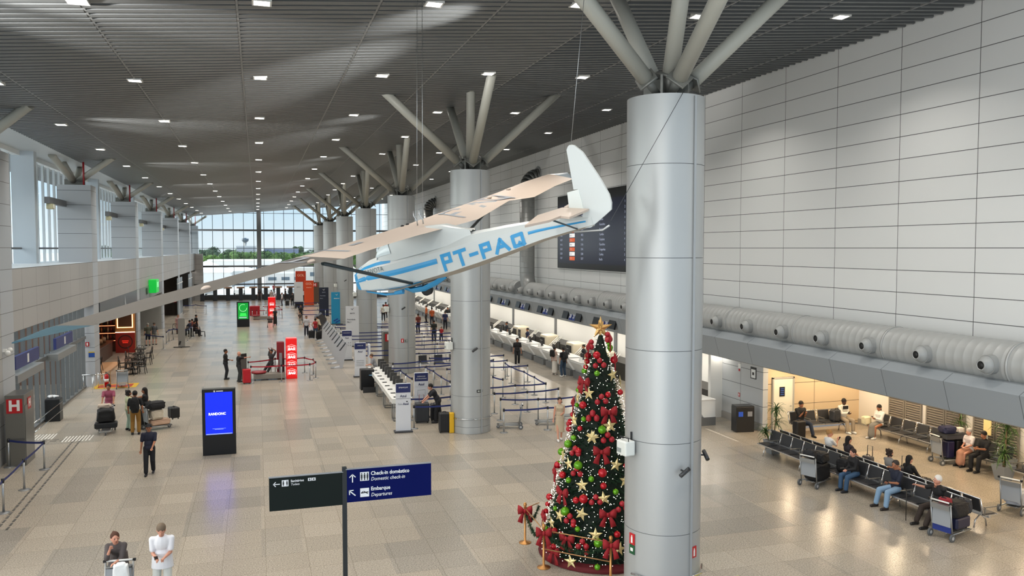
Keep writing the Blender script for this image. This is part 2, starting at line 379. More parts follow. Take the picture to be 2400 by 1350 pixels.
# things fixed on columns
def fix(name, lab, cat, k, ang, z, builder, group=None):
    a = math.radians(ang); t = thing(name, lab, cat, (8.43 + .824 * math.sin(a), 15.8 + 16.8 * k - .824 * math.cos(a), z), a, group); builder(t); return t
def emg(t):
    MB().box((0, -.16, 0), (.34, .26, .32), bev=.03).build('housing', M('d9dcd6', .4), t); MB().box((0, -.02, .22), (.03, .03, .2)).build('bracket', DARK, t)
    MB().tube([(-.15, -.2, .16), (-.15, -.2, .22), (.15, -.2, .22), (.15, -.2, .16)], .012).build('handle', DARK, t); MB().box((-.06, -.295, -.05), (.14, .01, .09)).build('plate', M('8a9290', .5), t)
for k in range(5): fix('wall_speaker', 'white boxy loudspeaker on the left side of the %s column' % ('nearest', 'second', 'third', 'fourth', 'fifth')[k], 'speaker', k, -80, (3.35, 3.6, 3.9, 3.9, 3.9)[k], emg, 'white speakers on the columns')
def cctv(t):
    MB().tube([(0, 0, 0), (0, -.12, 0)], .02).build('arm', DARK, t)
    MB().tube([(-.11, -.16, -.08), (.11, -.14, .06)], .045, None, 10).build('camera_body', M('2b2d30', .4), t)
for k in range(5): fix('security_camera', 'small dark security camera on the front of the %s column' % ('nearest', 'second', 'third', 'fourth', 'fifth')[k], 'camera', k, -4 if k else 0, (2.95, 3.5, 4.0, 4.3, 4.4)[k], cctv, 'security cameras on the columns')
fix('security_camera', 'dark security camera jutting from the right side of the nearest column', 'camera', 0, 78, 3.05, cctv)
def exitsign(t):
    MB().box((0, -.012, 0), (.26, .015, .11)).build('plate', M('101412', .4), t)
    MB().box((-.02, -.022, 0), (.1, .006, .022)).prism([(-.11, 0), (-.05, .035), (-.05, -.035)], 0, .006, None, Matrix.Translation((0, -.019, 0)) @ Matrix.Rotation(PI / 2, 4, 'X')).box((.08, -.022, 0), (.05, .006, .08)).build('arrow_sign', M('dfe8e2', .4), t)
fix('exit_sign', 'small black exit arrow sign on the second column', 'sign', 1, 12, 1.77, exitsign); fix('exit_sign', 'small black exit arrow sign on the third column', 'sign', 2, 5, 2.0, exitsign)
def firesign(t):
    MB().box((0, -.01, 0), (.17, .014, .24)).build('plate', M('b81c22', .4), t); MB().box((0, -.02, -.02), (.05, .006, .13)).box((0, -.02, .065), (.03, .006, .03)).build('extinguisher_symbol', WHITE, t)
fix('extinguisher_sign', 'red fire extinguisher sign on the nearest column front', 'sign', 0, 26, 1.13, firesign)
fix('extinguisher_sign', 'narrow red fire extinguisher sign on the left flank of the nearest column', 'sign', 0, -77, 1.35, firesign)
def grnsign(t): MB().box((0, -.01, 0), (.17, .014, .2)).build('plate', M('14502e', .4), t); MB().box((0, -.02, 0), (.08, .006, .07)).build('symbol', WHITE, t)
fix('exit_sign', 'green escape sign on the left flank of the nearest column', 'sign', 0, -77, 1.12, grnsign)
fix('extinguisher_sign', 'red fire extinguisher sign on the third column', 'sign', 2, -8, 2.02, firesign)
# long duct with nozzles, on the right wall
DUCT = M('a8aaa9', .45, .25)
def duct(name, lab, ya, yb, noz):
    t = thing(name, lab, 'air duct', (19.0, ya, 4.555), 0, 'big round air ducts on the right wall')
    m = MB(); L = yb - ya; P = []; R_ = []; y = 0
    while y < L:
        P += [(0, y, 0), (0, min(y + .26, L), 0), (0, min(y + .28, L), 0)]; R_ += [.592, .592, .598]; y += .30
    m.tube(P, R_, None, 36)
    y = 1.2
    while y < L: m.tube([(0, y, 0), (0, y + .07, 0)], .612, None, 36); y += 4.4
    o = m.build('duct_pipe', DUCT, t)
    for yy in noz:
        if not ya < yy < yb: continue
        n = MB().lathe([(.0, .55), (.26, .55), (.26, .74), (.24, .74)], n=24).build('nozzle_collar', M('9a9c9b', .45, .2), t)
        n.data.set_sharp_from_angle(angle=.7); n.location = (0, yy - ya, 0); n.rotation_euler = (0, -PI / 2 - .02, 0)
        c = MB().lathe([(.24, .72), (.24, .76), (.2, .85), (.14, .91), (.14, .95), (.11, .95), (.11, .8), (0, .8)], n=24).build('nozzle', M('9a9c9b', .5, .1), n)
        MB().lathe([(0, .93), (.112, .935), (.0, .94)], n=16).build('nozzle_mouth', M('1c1d1e', .6), n)
    MB().tube([(0, L - .02, 0), (0, L + .02, 0)], .6, None, 36).build('end_cap', M('8f9190', .4, .5), t)
    return t
NZ = [16.48, 18.72, 20.87, 23.07, 25.24, 27.49, 29.69]
st = (NZ[6] - NZ[0]) / 6
NZ = [NZ[0] + st * i for i in range(-3, 60)]
duct('air_duct', 'long silver round air duct with nozzles above the waiting area', 6, 56.5, NZ)
duct('air_duct', 'second silver air duct above the far check-in desks, behind the glider', 58.2, 92.5, NZ)
duct('air_duct', 'third silver air duct near the far window', 94.2, 122, NZ)
def riser(y, lab):
    t = thing('duct_riser', lab, 'air duct', (18.95, y, 0), 0, 'duct risers on the right wall')
    P = [(0, -.1, 4.9), (0, 0, 5.4)]; z = 5.4
    while z < 12.0: P.append((0, 0, z)); z += .4
    m = MB(); m.tube([(0, -.75, 4.6), (0, -.6, 4.68), (0, -.35, 4.9), (0, -.1, 5.25), (0, 0, 5.7), (0, 0, 12.0)], .55, None, 28); 
    z = 5.8
    while z < 12: m.tube([(0, 0, z), (0, 0, z + .03)], .558, None, 28); z += .4
    m.build('riser_pipe', M('8e908f', .4, .5), t)
    e = MB(); 
    for i in range(6):
        a0, a1 = i * PI / 12, (i + 1) * PI / 12
        e.tube([(.9 - .9 * math.cos(a0), 0, 12.0 + .9 * math.sin(a0)), (.9 - .9 * math.cos(a1), 0, 12.0 + .9 * math.sin(a1))], .56, None, 28)
    e.build('elbow', M('6f716f', .42, .5), t)
    MB().tube([(.78, 0, 12.9), (.84, 0, 12.9)], .72, None, 28).build('wall_flange', M('a9abaa', .4, .4), t)
    MB().tube([(.0, -.9, 9.2), (.0, .9, 9.2)], .04).build('clamp', GREY, t)
riser(56.6, 'tall round duct riser beside the flight board'); riser(92.6, 'slimmer looking duct riser on the right wall further down the hall'); 
# bulkhead
BK = panel_mat('bulkhead_panels', '8d9499', '4c5256', 1, 2.35, 20.02, 0, 50, 0, .02, .42, .02)
m = MB()
sec = [(19.8, 4.3), (18.38, 4.14), (18.05, 3.93), (18.3, 3.1), (18.45, 3.04), (19.8, 3.04)]
m.grid([[(x, y, z) for x, z in sec] for y in (6, 122)], BK, smooth=False)
struct(m.build('trim_5'))
# soffit, alcove and check-in back walls
struct(MB().box((22.6, 17.3, 3.12), (5.6, 23, .12)).build('ceiling_alcove', M('d8cbb8', .5)))
AW = panel_mat('alcove_panels', 'cdb796', '4a4034', 0, 2.44, 20.05, 2, .9, .15, .02, .45, .02)
struct(MB().box((22.6, 28.85, 1.55), (4.9, .2, 3.0), AW).build('wall_alcove_end'))
LWP = panel_mat('alcove_side_panels', 'b9bcbd', '4a4c4d', 1, 2.0, 28.3, 2, .72, .3, .02, .4, .02)
struct(MB().box((20.02, 30.22, 1.5), (.24, 3.1, 3.0), LWP).build('wall_right_lower'))
struct(MB().box((19.89, 30.25, .15), (.03, 3.0, .3)).build('baseboard_right', M('a09d98', .4)))
struct(MB().box((24.9, 17, 1.55), (.2, 24, 3.1)).build('wall_alcove_back', M('dcd6cb', .5)))
struct(MB().box((24.78, 17, .12), (.05, 24, .24)).build('baseboard_alcove', M('8f8c86', .4)))
struct(MB().box((21.3, 77, 1.55), (.2, 90.5, 3.1)).build('wall_checkin', M('f0eee8', .5)))
struct(MB().box((21.0, 77, 3.12), (2.6, 90.5, .12)).build('ceiling_checkin', M('d8d8d4', .5)))
struct(MB().box((20.3, 31.85, 1.55), (2, .2, 3.1)).build('wall_checkin_end', M('e8e6e0', .5)))
m = MB()
for y in (45.9, 56.5, 67, 78, 89, 100): m.box((21.16, y, 1.9), (.08, .35, 2.3))
struct(m.build('trim_6', M('6e7072', .4)))
# sensor, signs on the wall_right_lower
t = thing('wall_sign', 'dark framed white pictogram sign on the panelled wall by the black bins', 'sign', (19.9, 29.35, 2.35)); MB().box((0, 0, 0), (.02, .42, .5)).build('frame', M('2a2d2f', .4), t); MB().box((-.015, 0, -.03), (.01, .3, .36)).build('plate', M('e8ebea', .4), t); MB().box((-.022, 0, -.03), (.005, .12, .12)).build('symbol', BLACK, t)
t = thing('wall_sign', 'small white and red alarm sign high on the panelled wall by the bins', 'sign', (19.9, 30.4, 2.45)); MB().box((0, .0, .05), (.01, .2, .2)).build('plate', WHITE, t); MB().box((-.01, .0, -.12), (.01, .1, .1)).build('symbol', RED, t)
t = thing('extinguisher_sign', 'small red hose sign low on the panelled wall by the bins', 'sign', (19.9, 30.4, 1.25)); MB().box((0, 0, 0), (.015, .14, .17)).build('plate', RED, t); MB().box((-.01, 0, 0), (.005, .06, .1)).build('symbol', WHITE, t)
# alcove door
d = thing('door_1', 'x', 'door', (20.9, 28.72, 0)); del d['label']; del d['category']; struct(d)
MB().box((0, 0, 1.08), (.96, .06, 2.16)).build('door_leaf', M('e2dcc8', .45), d)
MB().box((-.5, -.01, 1.1), (.06, .1, 2.25)).box((.5, -.01, 1.1), (.06, .1, 2.25)).box((0, -.01, 2.2), (1.06, .1, .06)).build('door_frame', M('a8a59c', .4), d)
MB().box((-.06, -.04, 1.62), (.26, .01, .4)).build('door_plate', M('14181e', .4), d); 
for q in range(4): MB().box((-.06, -.048, 1.74 - q * .08), (.16, .004, .03)).build('door_plate_lettering', M('3f62b8', .4), d)
MB().tube([(.38, -.05, 1.0), (.38, -.09, 1.0), (.28, -.09, 1.0)], .012).build('door_handle', CHROME, d)
# louvred doors on the alcove back wall
def louver(y, w, lab):
    t = thing('louvred_door', lab, 'louvred door', (24.76, y, 0), 0, 'grey louvred service doors in the alcove')
    for s in (-1, 1):
        lf = MB(); c_ = s * w / 4
        lf.box((0, c_ - w / 4 + .05, 1.35), (.05, .07, 2.5)).box((0, c_ + w / 4 - .05, 1.35), (.05, .07, 2.5)).box((0, c_, 2.58), (.05, w / 2 - .04, .07)).box((0, c_, .13), (.05, w / 2 - .04, .09))
        for i in range(26): lf.box((0, c_, .2 + i * .092), (.05, w / 2 - .15, .07), rot=Matrix.Rotation(-.6, 4, 'Y'))
        l = lf.build('door_leaf', M('7b746a', .5), t)
        MB().box((-.05, c_ - s * .1, 1.9), (.03, .12, .03)).build('handle', CHROME, l)
louver(26.1, 1.75, 'grey louvred double door, the one beside the woman in white'); louver(24.1, 1.85, 'grey louvred double door behind the empty alcove seats'); louver(21.9, 1.9, 'grey louvred double door behind the loaded cart and potted plant'); louver(18.6, 1.9, 'grey louvred double door behind the big potted plant')
# flight board
t = thing('flight_board', 'large black flight information board on the right wall', 'flight board', (19.72, 45.0, 8.69))
MB().box((0, 0, 0), (.14, 14.3, 4.84), bev=.02).build('frame', M('08090b', .25), t)
MB().box((-.075, 0, -.1), (.01, 13.9, 3.9)).build('screen', M('141a33', .2, em=.12), t)
LT = M('b8c0d8', .4, em=.45); OR = M('d05a30', .4, em=.7); LW2 = M('e8e8e8', .4, em=.8)
cities = ['Guarulhos', 'Campinas', 'Confins', 'Galeão', 'Guarulhos', 'Brasília', 'Curitiba', 'Campinas', 'Guarulhos', 'Congonhas', 'Confins', 'Recife']
for r in range(12):
    z = 1.55 - r * .3
    for dy, s_, w_ in ((6.6, '%02d:%02d' % (12 + r // 3, r * 17 % 60), 1), (2.9, '%d' % (4010 + r * 137), 1), (.0, cities[r], 1), (-3.5, '%d' % (1 + r % 4), 1), (-5.0, '%02d:%02d' % (12 + r // 3, r * 17 % 60 + 1), 1)):
        text(t, s_, .2, (-.085, dy, z), (PI / 2, 0, -PI / 2), LT, ext=0)
    if r > 2:
        MB().box((-.083, 4.4, z), (.006, .9, .24)).build('airline_logo', OR if r % 2 else LW2, t)
        text(t, 'GOL' if r % 2 else 'Azul', .18, (-.09, 4.75, z), (PI / 2, 0, -PI / 2), WHITE if r % 2 else NAVY, ext=0, name='airline_lettering')
# bulkhead screens and desk numbers
tilt = Matrix.Rotation(.29, 4, 'Y')
num = 25
for k in range(16):
    yc = 40.72 + 4.76 * k
    where = 'in the %s group from the tree' % ORD[k]
    for dy in (-1.05, 1.05):
        t = thing('check_in_screen', 'black bulkhead screen %s, on their %s side' % (where, 'near' if dy < 0 else 'far'), 'screen', (18.1, yc + dy, 3.55), 0, 'check-in screens on the bulkhead')
        MB().box((0, 0, 0), (.1, .85, .56), rot=tilt).build('frame', M('0d0e10', .3), t); MB().box((-.055, 0, -.08), (.01, .78, .3), rot=tilt).build('display', M('1c2550', .3, em=.35), t)
    for dy, n in ((-.28, num), (.28, num + 1)):
        t = thing('desk_number_sign', 'blue desk number sign %d in the %s pair from the tree' % (n, ORD[k]), 'sign', (18.14, yc + dy, 3.5), 0, 'blue desk numbers')
        MB().box((0, 0, 0), (.05, .4, .52), rot=tilt).build('panel', M('16307e', .4), t); text(t, '%d' % n, .32, (0, 0, 0), mat=WHITE, bold=.006).matrix_local = tilt @ Matrix.Translation((-.03, .19, -.02)) @ Euler((PI / 2, 0, -PI / 2)).to_matrix().to_4x4()
    num += 2
# ------------------------------------------------ left side: glazed entrance
LG = M('6e7070', .4, .3)
d = thing('door_2', 'x', 'door', (-9.1, 33.2, 0)); del d['label']; del d['category']; struct(d)
m = MB(); y = 0
while y < 16: m.box((0, y, 2.25), (.16, .09, 4.5)); y += .98
m.box((0, 7.9, .05), (.2, 15.8, .1)).box((0, 7.9, 2.75), (.25, 15.8, .16))
m.build('door_frame', LG, d)
MB().face([(-.05, 0, 0), (-.05, 15.8, 0), (-.05, 15.8, 4.5), (-.05, 0, 4.5)]).build('pane', GLASS, d)
for y in (2.8, 9.2):
    MB().box((.3, y, 2.72), (.5, 3.9, .3)).build('door_header', M('8a8c8b', .4, .3), d)
for y, n in ((36.0, 'nearer'), (42.4, 'farther')):
    t = thing('entrance_sign', 'blue door sign above the %s glass entrance' % n, 'sign', (-8.72, y, 3.3), 0); MB().box((0, 0, 0), (.12, 3.4, .5)).build('panel', M('2c356e', .45), t); MB().box((.065, 0, 0), (.01, .22, .34)).build('symbol', WHITE, t)
struct(MB().box((-34, 45, 2.6), (.4, 90, 6)).build('wall_outside_porch', M('a9b0b4', .7)))
m = MB()
for y in (34, 47, 48.6): m.tube([(-8.35, y, 0), (-8.35, y, .85)], .02)
for z in (.82, .45): m.tube([(-8.35, 33.6, z), (-8.35, 40, z)], .022)
tag(m.build('hand_rail', CHROME), 'steel handrail along the glass entrance', 'handrail')
m = MB()
for x in (-9.0, -8.5, -8.0): m.tube([(x, 48.2, 0), (x, 48.2, .8)], .02)
m.tube([(-9.3, 48.2, .8), (-7.95, 48.2, .8), (-7.9, 49.5, .8), (-7.9, 49.5, 0)], .024)
tag(m.build('guard_rail', CHROME), 'low steel guard rail around the white pier', 'handrail')
t = thing('extinguisher_sign', 'small red extinguisher sign on the white pier beside the cafe', 'sign', (-8.95, 49.18, 2.35)); MB().box((0, 0, 0), (.18, .012, .24)).build('plate', RED, t); MB().box((0, -.01, 0), (.07, .005, .16)).build('symbol', WHITE, t)
t = thing('wall_sign', 'blue and yellow notice on the white pier beside the cafe', 'sign', (-8.75, 49.18, 1.75)); MB().box((0, 0, 0), (.3, .012, .24)).build('plate', M('1c4a9a', .5), t); MB().box((0, 0, .15), (.3, .012, .06)).build('top_band', M('d0b030', .5), t)
t = thing('security_camera', 'white dome security camera on the left wall above the hydrant cabinet', 'camera', (-8.45, 32.5, 3.9)); MB().ball((0, 0, 0), .1).build('dome', WHITE, t); MB().box((-.1, 0, .1), (.15, .12, .1)).build('mount', WHITE, t); MB().ball((.0, .3, .08), .09).build('second_dome', WHITE, t)
# fire hydrant cabinets
def hydrant(loc, rz, w, dpt, h, lab, col='76756f'):
    t = thing('hydrant_cabinet', lab, 'fire cabinet', loc, rz, 'grey metal hydrant cabinets')
    MB().box((0, 0, h / 2), (w, dpt, h), bev=.01).build('body', M(col, .3, .6), t)
    for side, (px, py, r) in {'a': (0, -dpt / 2 - .01, 0), 'b': (w / 2 + .01, 0, PI / 2)}.items():
        s = MB().box((px, py, h - .38), (min(w * .82, .6), .012, .5) if r == 0 else (.012, .42, .42)).build('sign_plate', RED, t)
        text(t, 'H', .5 if r == 0 else .36, (px - (0 if r == 0 else -.01), py - (.01 if r == 0 else 0), h - .38), (PI / 2, 0, r), WHITE, 'CENTER', bold=.02)
    MB().box((w / 2 + .008, 0, h / 2 - .2), (.01, dpt * .9, h * .85)).build('door', M('7f7e79', .3, .6), t)
    return t
hydrant((-8.12, 32.45), 0, .6, 1.25, 2.5, 'tall grey hydrant cabinet with red H signs beside the entrance glazing')
hydrant((8.26, 53.63), 0, .8, .8, 2.1, 'grey hydrant cabinet with a red H sign among the queue lanes')
hydrant((7.43, 113.98), 0, 1.2, 1.2, 3.0, 'brownish hydrant cabinet with an H sign by the far orange totem', '6a5a4c')
# ------------------------------------------------ shops on the left
def room(n, y0, y1, depth, back, side, z1=4.5):
    m = MB(); x1 = XL - .1; x0 = x1 - depth
    m.box((x0, (y0 + y1) / 2, z1 / 2), (.1, y1 - y0, z1), back).box(((x0 + x1) / 2, y0, z1 / 2), (depth, .1, z1), side).box(((x0 + x1) / 2, y1, z1 / 2), (depth, .1, z1), side).box(((x0 + x1) / 2, (y0 + y1) / 2, z1), (depth, y1 - y0, .1), side)
    struct(m.build('wall_shop_%d' % n))
room(1, 50.75, 65.9, 6, M('5a3a24', .5), M('6b4226', .5))
for k in range(1, 5): room(k + 1, 50.75 + 16.8 * k, 65.9 + 16.8 * k - (0 if k < 4 else 7), 5, M(('8a8a86', '2a211c', '707070', '6a6a68')[k - 1], .6), M(('9a9a96', '33281f', '7a7a7a', '8a8a88')[k - 1], .6))
light('shop_light', 'AREA', (-11, 58, 4.2), 160, (1, .72, .45), 5, 3)
for k in range(1, 5): light('shop_light', 'AREA', (-11, 58 + 16.8 * k, 4.2), 60, (1, .93, .85), 5, 3)
LED = M((1, .62, .30), .5, em=3.0)
t = thing('shop_sign_band', 'dark grey glass fascia above the cafe front', 'fascia', (XL - .02, 58.4, 3.95)); MB().box((0, 0, 0), (.1, 15.0, 1.1)).build('panel', M('4d5255', .3), t)
MB().lathe([(0, -.25), (.12, -.2), (.05, 0), (.02, .3), (.0, .45)], (.07, 1.5, 0), None, 10).build('emblem', M('b9c0c4', .5), t)
t = thing('shop_sign_band', 'grey fascia with black lettering next to the green sign', 'fascia', (XL - .02, 75.0, 4.0)); MB().box((0, 0, 0), (.1, 15.0, 1.0)).build('panel', M('83878a', .4), t)
text(t, 'SUL', .7, (.07, -4.2, .1), (PI / 2, 0, PI / 2), M('15171c', .5), bold=.03)
t = thing('pharmacy_sign', 'glowing green shop sign on the left wall', 'sign', (XL + .3, 73.8, 4.45)); MB().box((0, 0, 0), (.6, 1.9, 1.1), bev=.05).build('panel', M('0fae3a', .4, em=.9), t); text(t, 'ENS', .6, (.32, -.55, .1), (PI / 2, 0, PI / 2), M('9affb0', .4, em=1.2))
t = thing('shop_sign_band', 'red hanging sign with an H further along the left wall', 'sign', (XL + .3, 88.2, 2.6)); MB().box((0, 0, 0), (.9, .1, .9)).build('panel', M('8c1a1c', .4), t); text(t, 'H', .8, (0, -.07, 0), FRONT, M('d8b0a0', .5), 'CENTER', bold=.02)
for y in (101.5, 117): 
    t = thing('shop_facade', 'glazed shop front on the left wall %s' % ('by the far queue posts' if y < 110 else 'nearest the far window'), 'shop front', (XL - .05, y, 0)); MB().box((0, 0, 2.1), (.06, 6.5, 4.2)).build('panel', M('5d6265', .3), t); MB().box((.02, 0, 3.6), (.12, 6.5, .1)).build('header', WHITE, t)
# cafe interior
t = thing('bar_shelving', 'red lit bar shelves full of bottles inside the cafe', 'shelf', (-11.6, 65.3, 0))
MB().box((0, .3, 1.6), (3.3, .2, 3.2)).build('back_panel', M('3a1c12', .5), t)
for z in (.9, 1.45, 2.0, 2.55, 3.05): MB().box((0, 0, z), (3.3, .45, .05)).build('shelf_board', M('51281a', .5), t); MB().box((0, -.2, z - .05), (3.2, .03, .03)).build('light_strip', M((1, .28, .12), .5, em=3.5), t)
BOT = [M(c, .25) for c in ('5a2a10', 'a86a30', '1c3018', 'c8b898', '802018')]
first = True
for q, z in enumerate((.93, 1.48, 2.03, 2.58)):
    for i in range(16):
        p = (-13.1 + i * .2 + random.uniform(-.03, .03), 65.25, z)
        if i < 5: b0 = tag(MB().lathe([(.045, 0), (.045, .2), (.018, .27), (.018, .34), (0, .34)], n=8).build('bottle', BOT[i]), '', 'bottle', 'bottles on the bar shelves'); b = b0
        else: b = [o for o in C.objects if o.name.startswith('bottle')][i % 5].copy(); C.objects.link(b)
        b.location = p; b.scale = (1.2, 1.2, random.uniform(.8, 1.25)); b['label'] = '%s bottle on the %s shelf from the bottom behind the cafe bar' % (('brown', 'amber', 'dark green', 'pale', 'red')[i % 5], ORD[q]); 
t = thing('cafe_wall_panel', 'wood and red partition with a glowing framed picture beside the cafe bar', 'partition', (-9.25, 64.7, 0)); MB().box((0, 0, 1.7), (1.3, .25, 3.4)).build('panel', M('a0703c', .5), t); MB().box((0, -.14, .75), (1.3, .02, 1.5)).build('red_base', M('8a1c10', .45), t)
MB().box((0, -.17, 1.5), (1.3, .04, .05)).build('light_strip', M((1, .8, .55), .5, em=3), t)
f = MB()
for c_, d_ in (((0, -.17, 1.85), (1.05, .04, .06)), ((0, -.17, 3.2), (1.05, .04, .06)), ((-.5, -.17, 2.52), (.06, .04, 1.4)), ((.5, -.17, 2.52), (.06, .04, 1.4))): f.box(c_, d_)
f.build('glowing_frame', LED, t); MB().box((0, -.15, 2.52), (.9, .02, 1.25)).build('picture', M('5a3820', .5), t)
MB().grid([[(.5 * math.cos(a * PI / 12) * s, -.165, .8 + .5 * math.sin(a * PI / 12) * s) for s in (.86, 1)] for a in range(25)], None, False).build('round_emblem', M('2b0c08', .5), t)
MB().box((0, -.17, .86), (.44, .02, .07)).box((0, -.17, .74), (.36, .02, .07)).build('glowing_lettering', M('e03020', .4, em=.8), t)
t = thing('bar_counter', 'dark wooden cafe counter behind the tables', 'counter', (-10.3, 60.6, 0)); MB().box((0, 0, .5), (.8, 5.2, 1.0)).build('body', M('4a2c1c', .5), t); MB().box((0, 0, 1.04), (.95, 5.4, .06)).build('worktop', M('20140e', .3), t)
for i in range(4): MB().lathe([(.0, .0), (.16, .03), (.14, .3), (0, .36)], (0, -2.2 + i * 1.3, 1.07), None, 12).build('glass_jar', M('8a6a50', .2), t)
o = MB().box((-9.95, 54.8, .06), (2.5, 7.6, .12)).build('cafe_platform', M('b08a6a', .5)); tag(o, 'low wooden platform floor under the cafe tables', 'platform')
# chairs and tables of the cafe
def cafe_chair():
    t = thing('cafe_chair', 'x', 'chair', (0, 0, 0), 0, 'black cafe chairs')
    for sx in (-1, 1):
        MB().tube([(sx * .19, -.18, .45), (sx * .23, -.22, 0)], .018).build('leg', BLACK, t)
        MB().tube([(sx * .19, .17, .45), (sx * .23, .24, 0)], .018).build('leg', BLACK, t)
    MB().lathe([(0, .43), (.21, .43), (.22, .46), (0, .475)], n=16).build('seat', BLACK, t)
    MB().tube([(-.19, .17, .45), (-.2, .2, .75), (-.12, .22, .9), (.12, .22, .9), (.2, .2, .75), (.19, .17, .45)], .018).tube([(-.1, .22, .88), (.1, .17, .47)], .01).tube([(.1, .22, .88), (-.1, .17, .47)], .01).build('backrest', BLACK, t)
    return t
def cafe_table(loc, lab, col='17120f'):
    t = thing('cafe_table', lab, 'table', loc, 0, 'dark square cafe tables'); MB().box((0, 0, .74), (.7, .7, .035)).build('table_top', M(col, .35), t); MB().tube([(0, 0, .02), (0, 0, .73)], .035).build('pedestal', BLACK, t); MB().box((0, 0, .015), (.5, .5, .03)).build('base', BLACK, t)
ch = cafe_chair(); used = False
tabs = [(-7.3, 53.4, 'nearest the yellow mat'), (-7.6, 55.4, 'second along the concourse'), (-7.5, 57.6, 'third along the concourse'), (-7.7, 60.2, 'farthest, by the partition'), (-9.6, 52.2, 'on the platform, nearest'), (-9.9, 54.4, 'on the platform, farther')]
for x, y, w in tabs:
    z = .12 if x < -9 else 0
    cafe_table((x, y, z), 'dark square cafe table ' + w)
    for a in range(4):
        ang = a * PI / 2 + random.uniform(-.15, .15); p = (x + .55 * math.sin(ang), y - .55 * math.cos(ang), z)
        lab = 'black bentwood cafe chair, %s side of the table %s' % (('near', 'right', 'far', 'left')[a], w)
        if not used: ch.location = p; ch.rotation_euler = (0, 0, ang + PI); ch['label'] = lab; used = True
        else: dup(ch, p, ang + PI, lab)
t = thing('caution_mat', 'yellow and red floor marking with the extinguisher on it', 'floor mat', (-7.55, 49.0, 0.004)); MB().box((0, 0, 0), (2.2, 1.5, .008)).build('yellow_border', M('c8a020', .5), t); MB().box((0, 0, .005), (1.7, 1.0, .006)).build('red_field', M('a83018', .5), t)
def extinguisher(loc, lab, s=1):
    t = thing('fire_extinguisher', lab, 'fire extinguisher', loc); t.scale = (s, s, s)
    MB().lathe([(0, 0), (.09, 0), (.09, .45), (.07, .5), (.03, .54), (0, .54)], n=16).build('cylinder_body', M('b81418', .3), t)
    MB().box((0, 0, .58), (.05, .12, .05)).tube([(0, .0, .6), (0, -.12, .64)], .012).build('valve_handle', BLACK, t)
    MB().tube([(0, .03, .58), (.1, .06, .5), (.11, .02, .2)], .014).build('hose', BLACK, t); MB().lathe([(.0912, .2), (.0912, .33)], n=16).build('white_band', WHITE, t)
extinguisher((-8.0, 48.9, .012), 'red fire extinguisher standing on the yellow floor marking', 1.3)
extinguisher((9.37, 16.0, 0), 'red fire extinguisher behind the right foot of the nearest column', 1.15)
tag(MB().box((9.9, 15.5, .004), (1.3, 1.1, .008)).build('floor_marking', M('c9b81c', .5)), 'yellow floor marking at the foot of the nearest column', 'floor marking')
# tactile strip
def strip(pts, lab, w=.25):
    m = MB()
    for (xa, ya), (xb, yb) in zip(pts, pts[1:]):
        d = Vector((xb - xa, yb - ya)); L = d.length; a = math.atan2(d.y, d.x); n = int(L / .35)
        for i in range(n):
            t_ = (i + .5) / n
            for o_ in (-w / 2, w / 2): m.box((xa + d.x * t_ - math.sin(a) * o_, ya + d.y * t_ + math.cos(a) * o_, .004), (.24, .06, .008), None, a)
    tag(m.build('tactile_paving', M('4b4844', .5)), lab, 'tactile paving')
strip([(-6.69, 24.59), (-6.92, 35.80)], 'dotted metal tactile strip running diagonally past the blue barrier')
strip([(-8.29, 35.85), (-6.89, 35.63)], 'short dark tactile strip leading toward the entrance')
for p, n in (((-6.92, 35.80), 'end of the dotted strip'), ((-8.39, 36.49), 'hydrant cabinet')):
    m = MB()
    for i in range(9): m.box((-.5 + i * .12, 0, 0), (.05, 1.0, .01), None)
    o = m.build('tactile_paving', M('d9d6ce', .4)); o.location = (*p, .005); tag(o, 'pale striped tactile tile by the ' + n, 'tactile paving')
# ------------------------------------------------ queue posts
_cache = {}
def stanchion(p, lab, to=None, belt=BELT, group='queue posts with belts', small=False, pole=STEEL, zb=.93):
    t = thing('queue_post', lab, 'queue post', (p[0], p[1], 0), 0, group)
    key = (small, pole.name, belt.name)
    if key not in _cache:
        a = MB().lathe([(.0, .0), (.17, .0), (.17, .012), (.05, .035), (.0, .04)], n=20).build('base', M('8a8c8d', .35, .6), t)
        b = MB().cyl((0, 0, .03), .032, .94, n=12).build('pole', pole, t)
        c = MB().cyl((0, 0, .88), .042, .12, n=12).build('belt_head', M('17181c', .4), t)
        _cache[key] = (a, b, c)
    else:
        for o in _cache[key]: q = o.copy(); q.parent = t; C.objects.link(q)
    if to:
        d = Vector((to[0] - p[0], to[1] - p[1], 0)); L = d.length; n = Vector((-d.y, d.x, 0)).normalized() * .004; m = MB(); N = 4; prev = None
        rings = []
        for i in range(N + 1):
            f = i / N; q = d * f; sag = -.03 * math.sin(PI * f)
            rings.append([q + n + Vector((0, 0, zb - .035 + sag)), q + n + Vector((0, 0, zb + .035 + sag)), q - n + Vector((0, 0, zb + .035 + sag)), q - n + Vector((0, 0, zb - .035 + sag))])
        m.grid(rings, smooth=False).build('belt', belt, t)
    return t
def line(pts, lab, belt=BELT, group='queue posts with belts', close=False, last_to=None):
    order = sorted(pts, key=lambda q: q[0] / q[1])
    for i, p in enumerate(pts):
        to = pts[i + 1] if i + 1 < len(pts) else (pts[0] if close else last_to)
        l2 = lab.replace('steel post', ORD[order.index(p)] + ' steel post', 1) if len(pts) > 1 else lab
        stanchion(p, l2, to, belt, group)
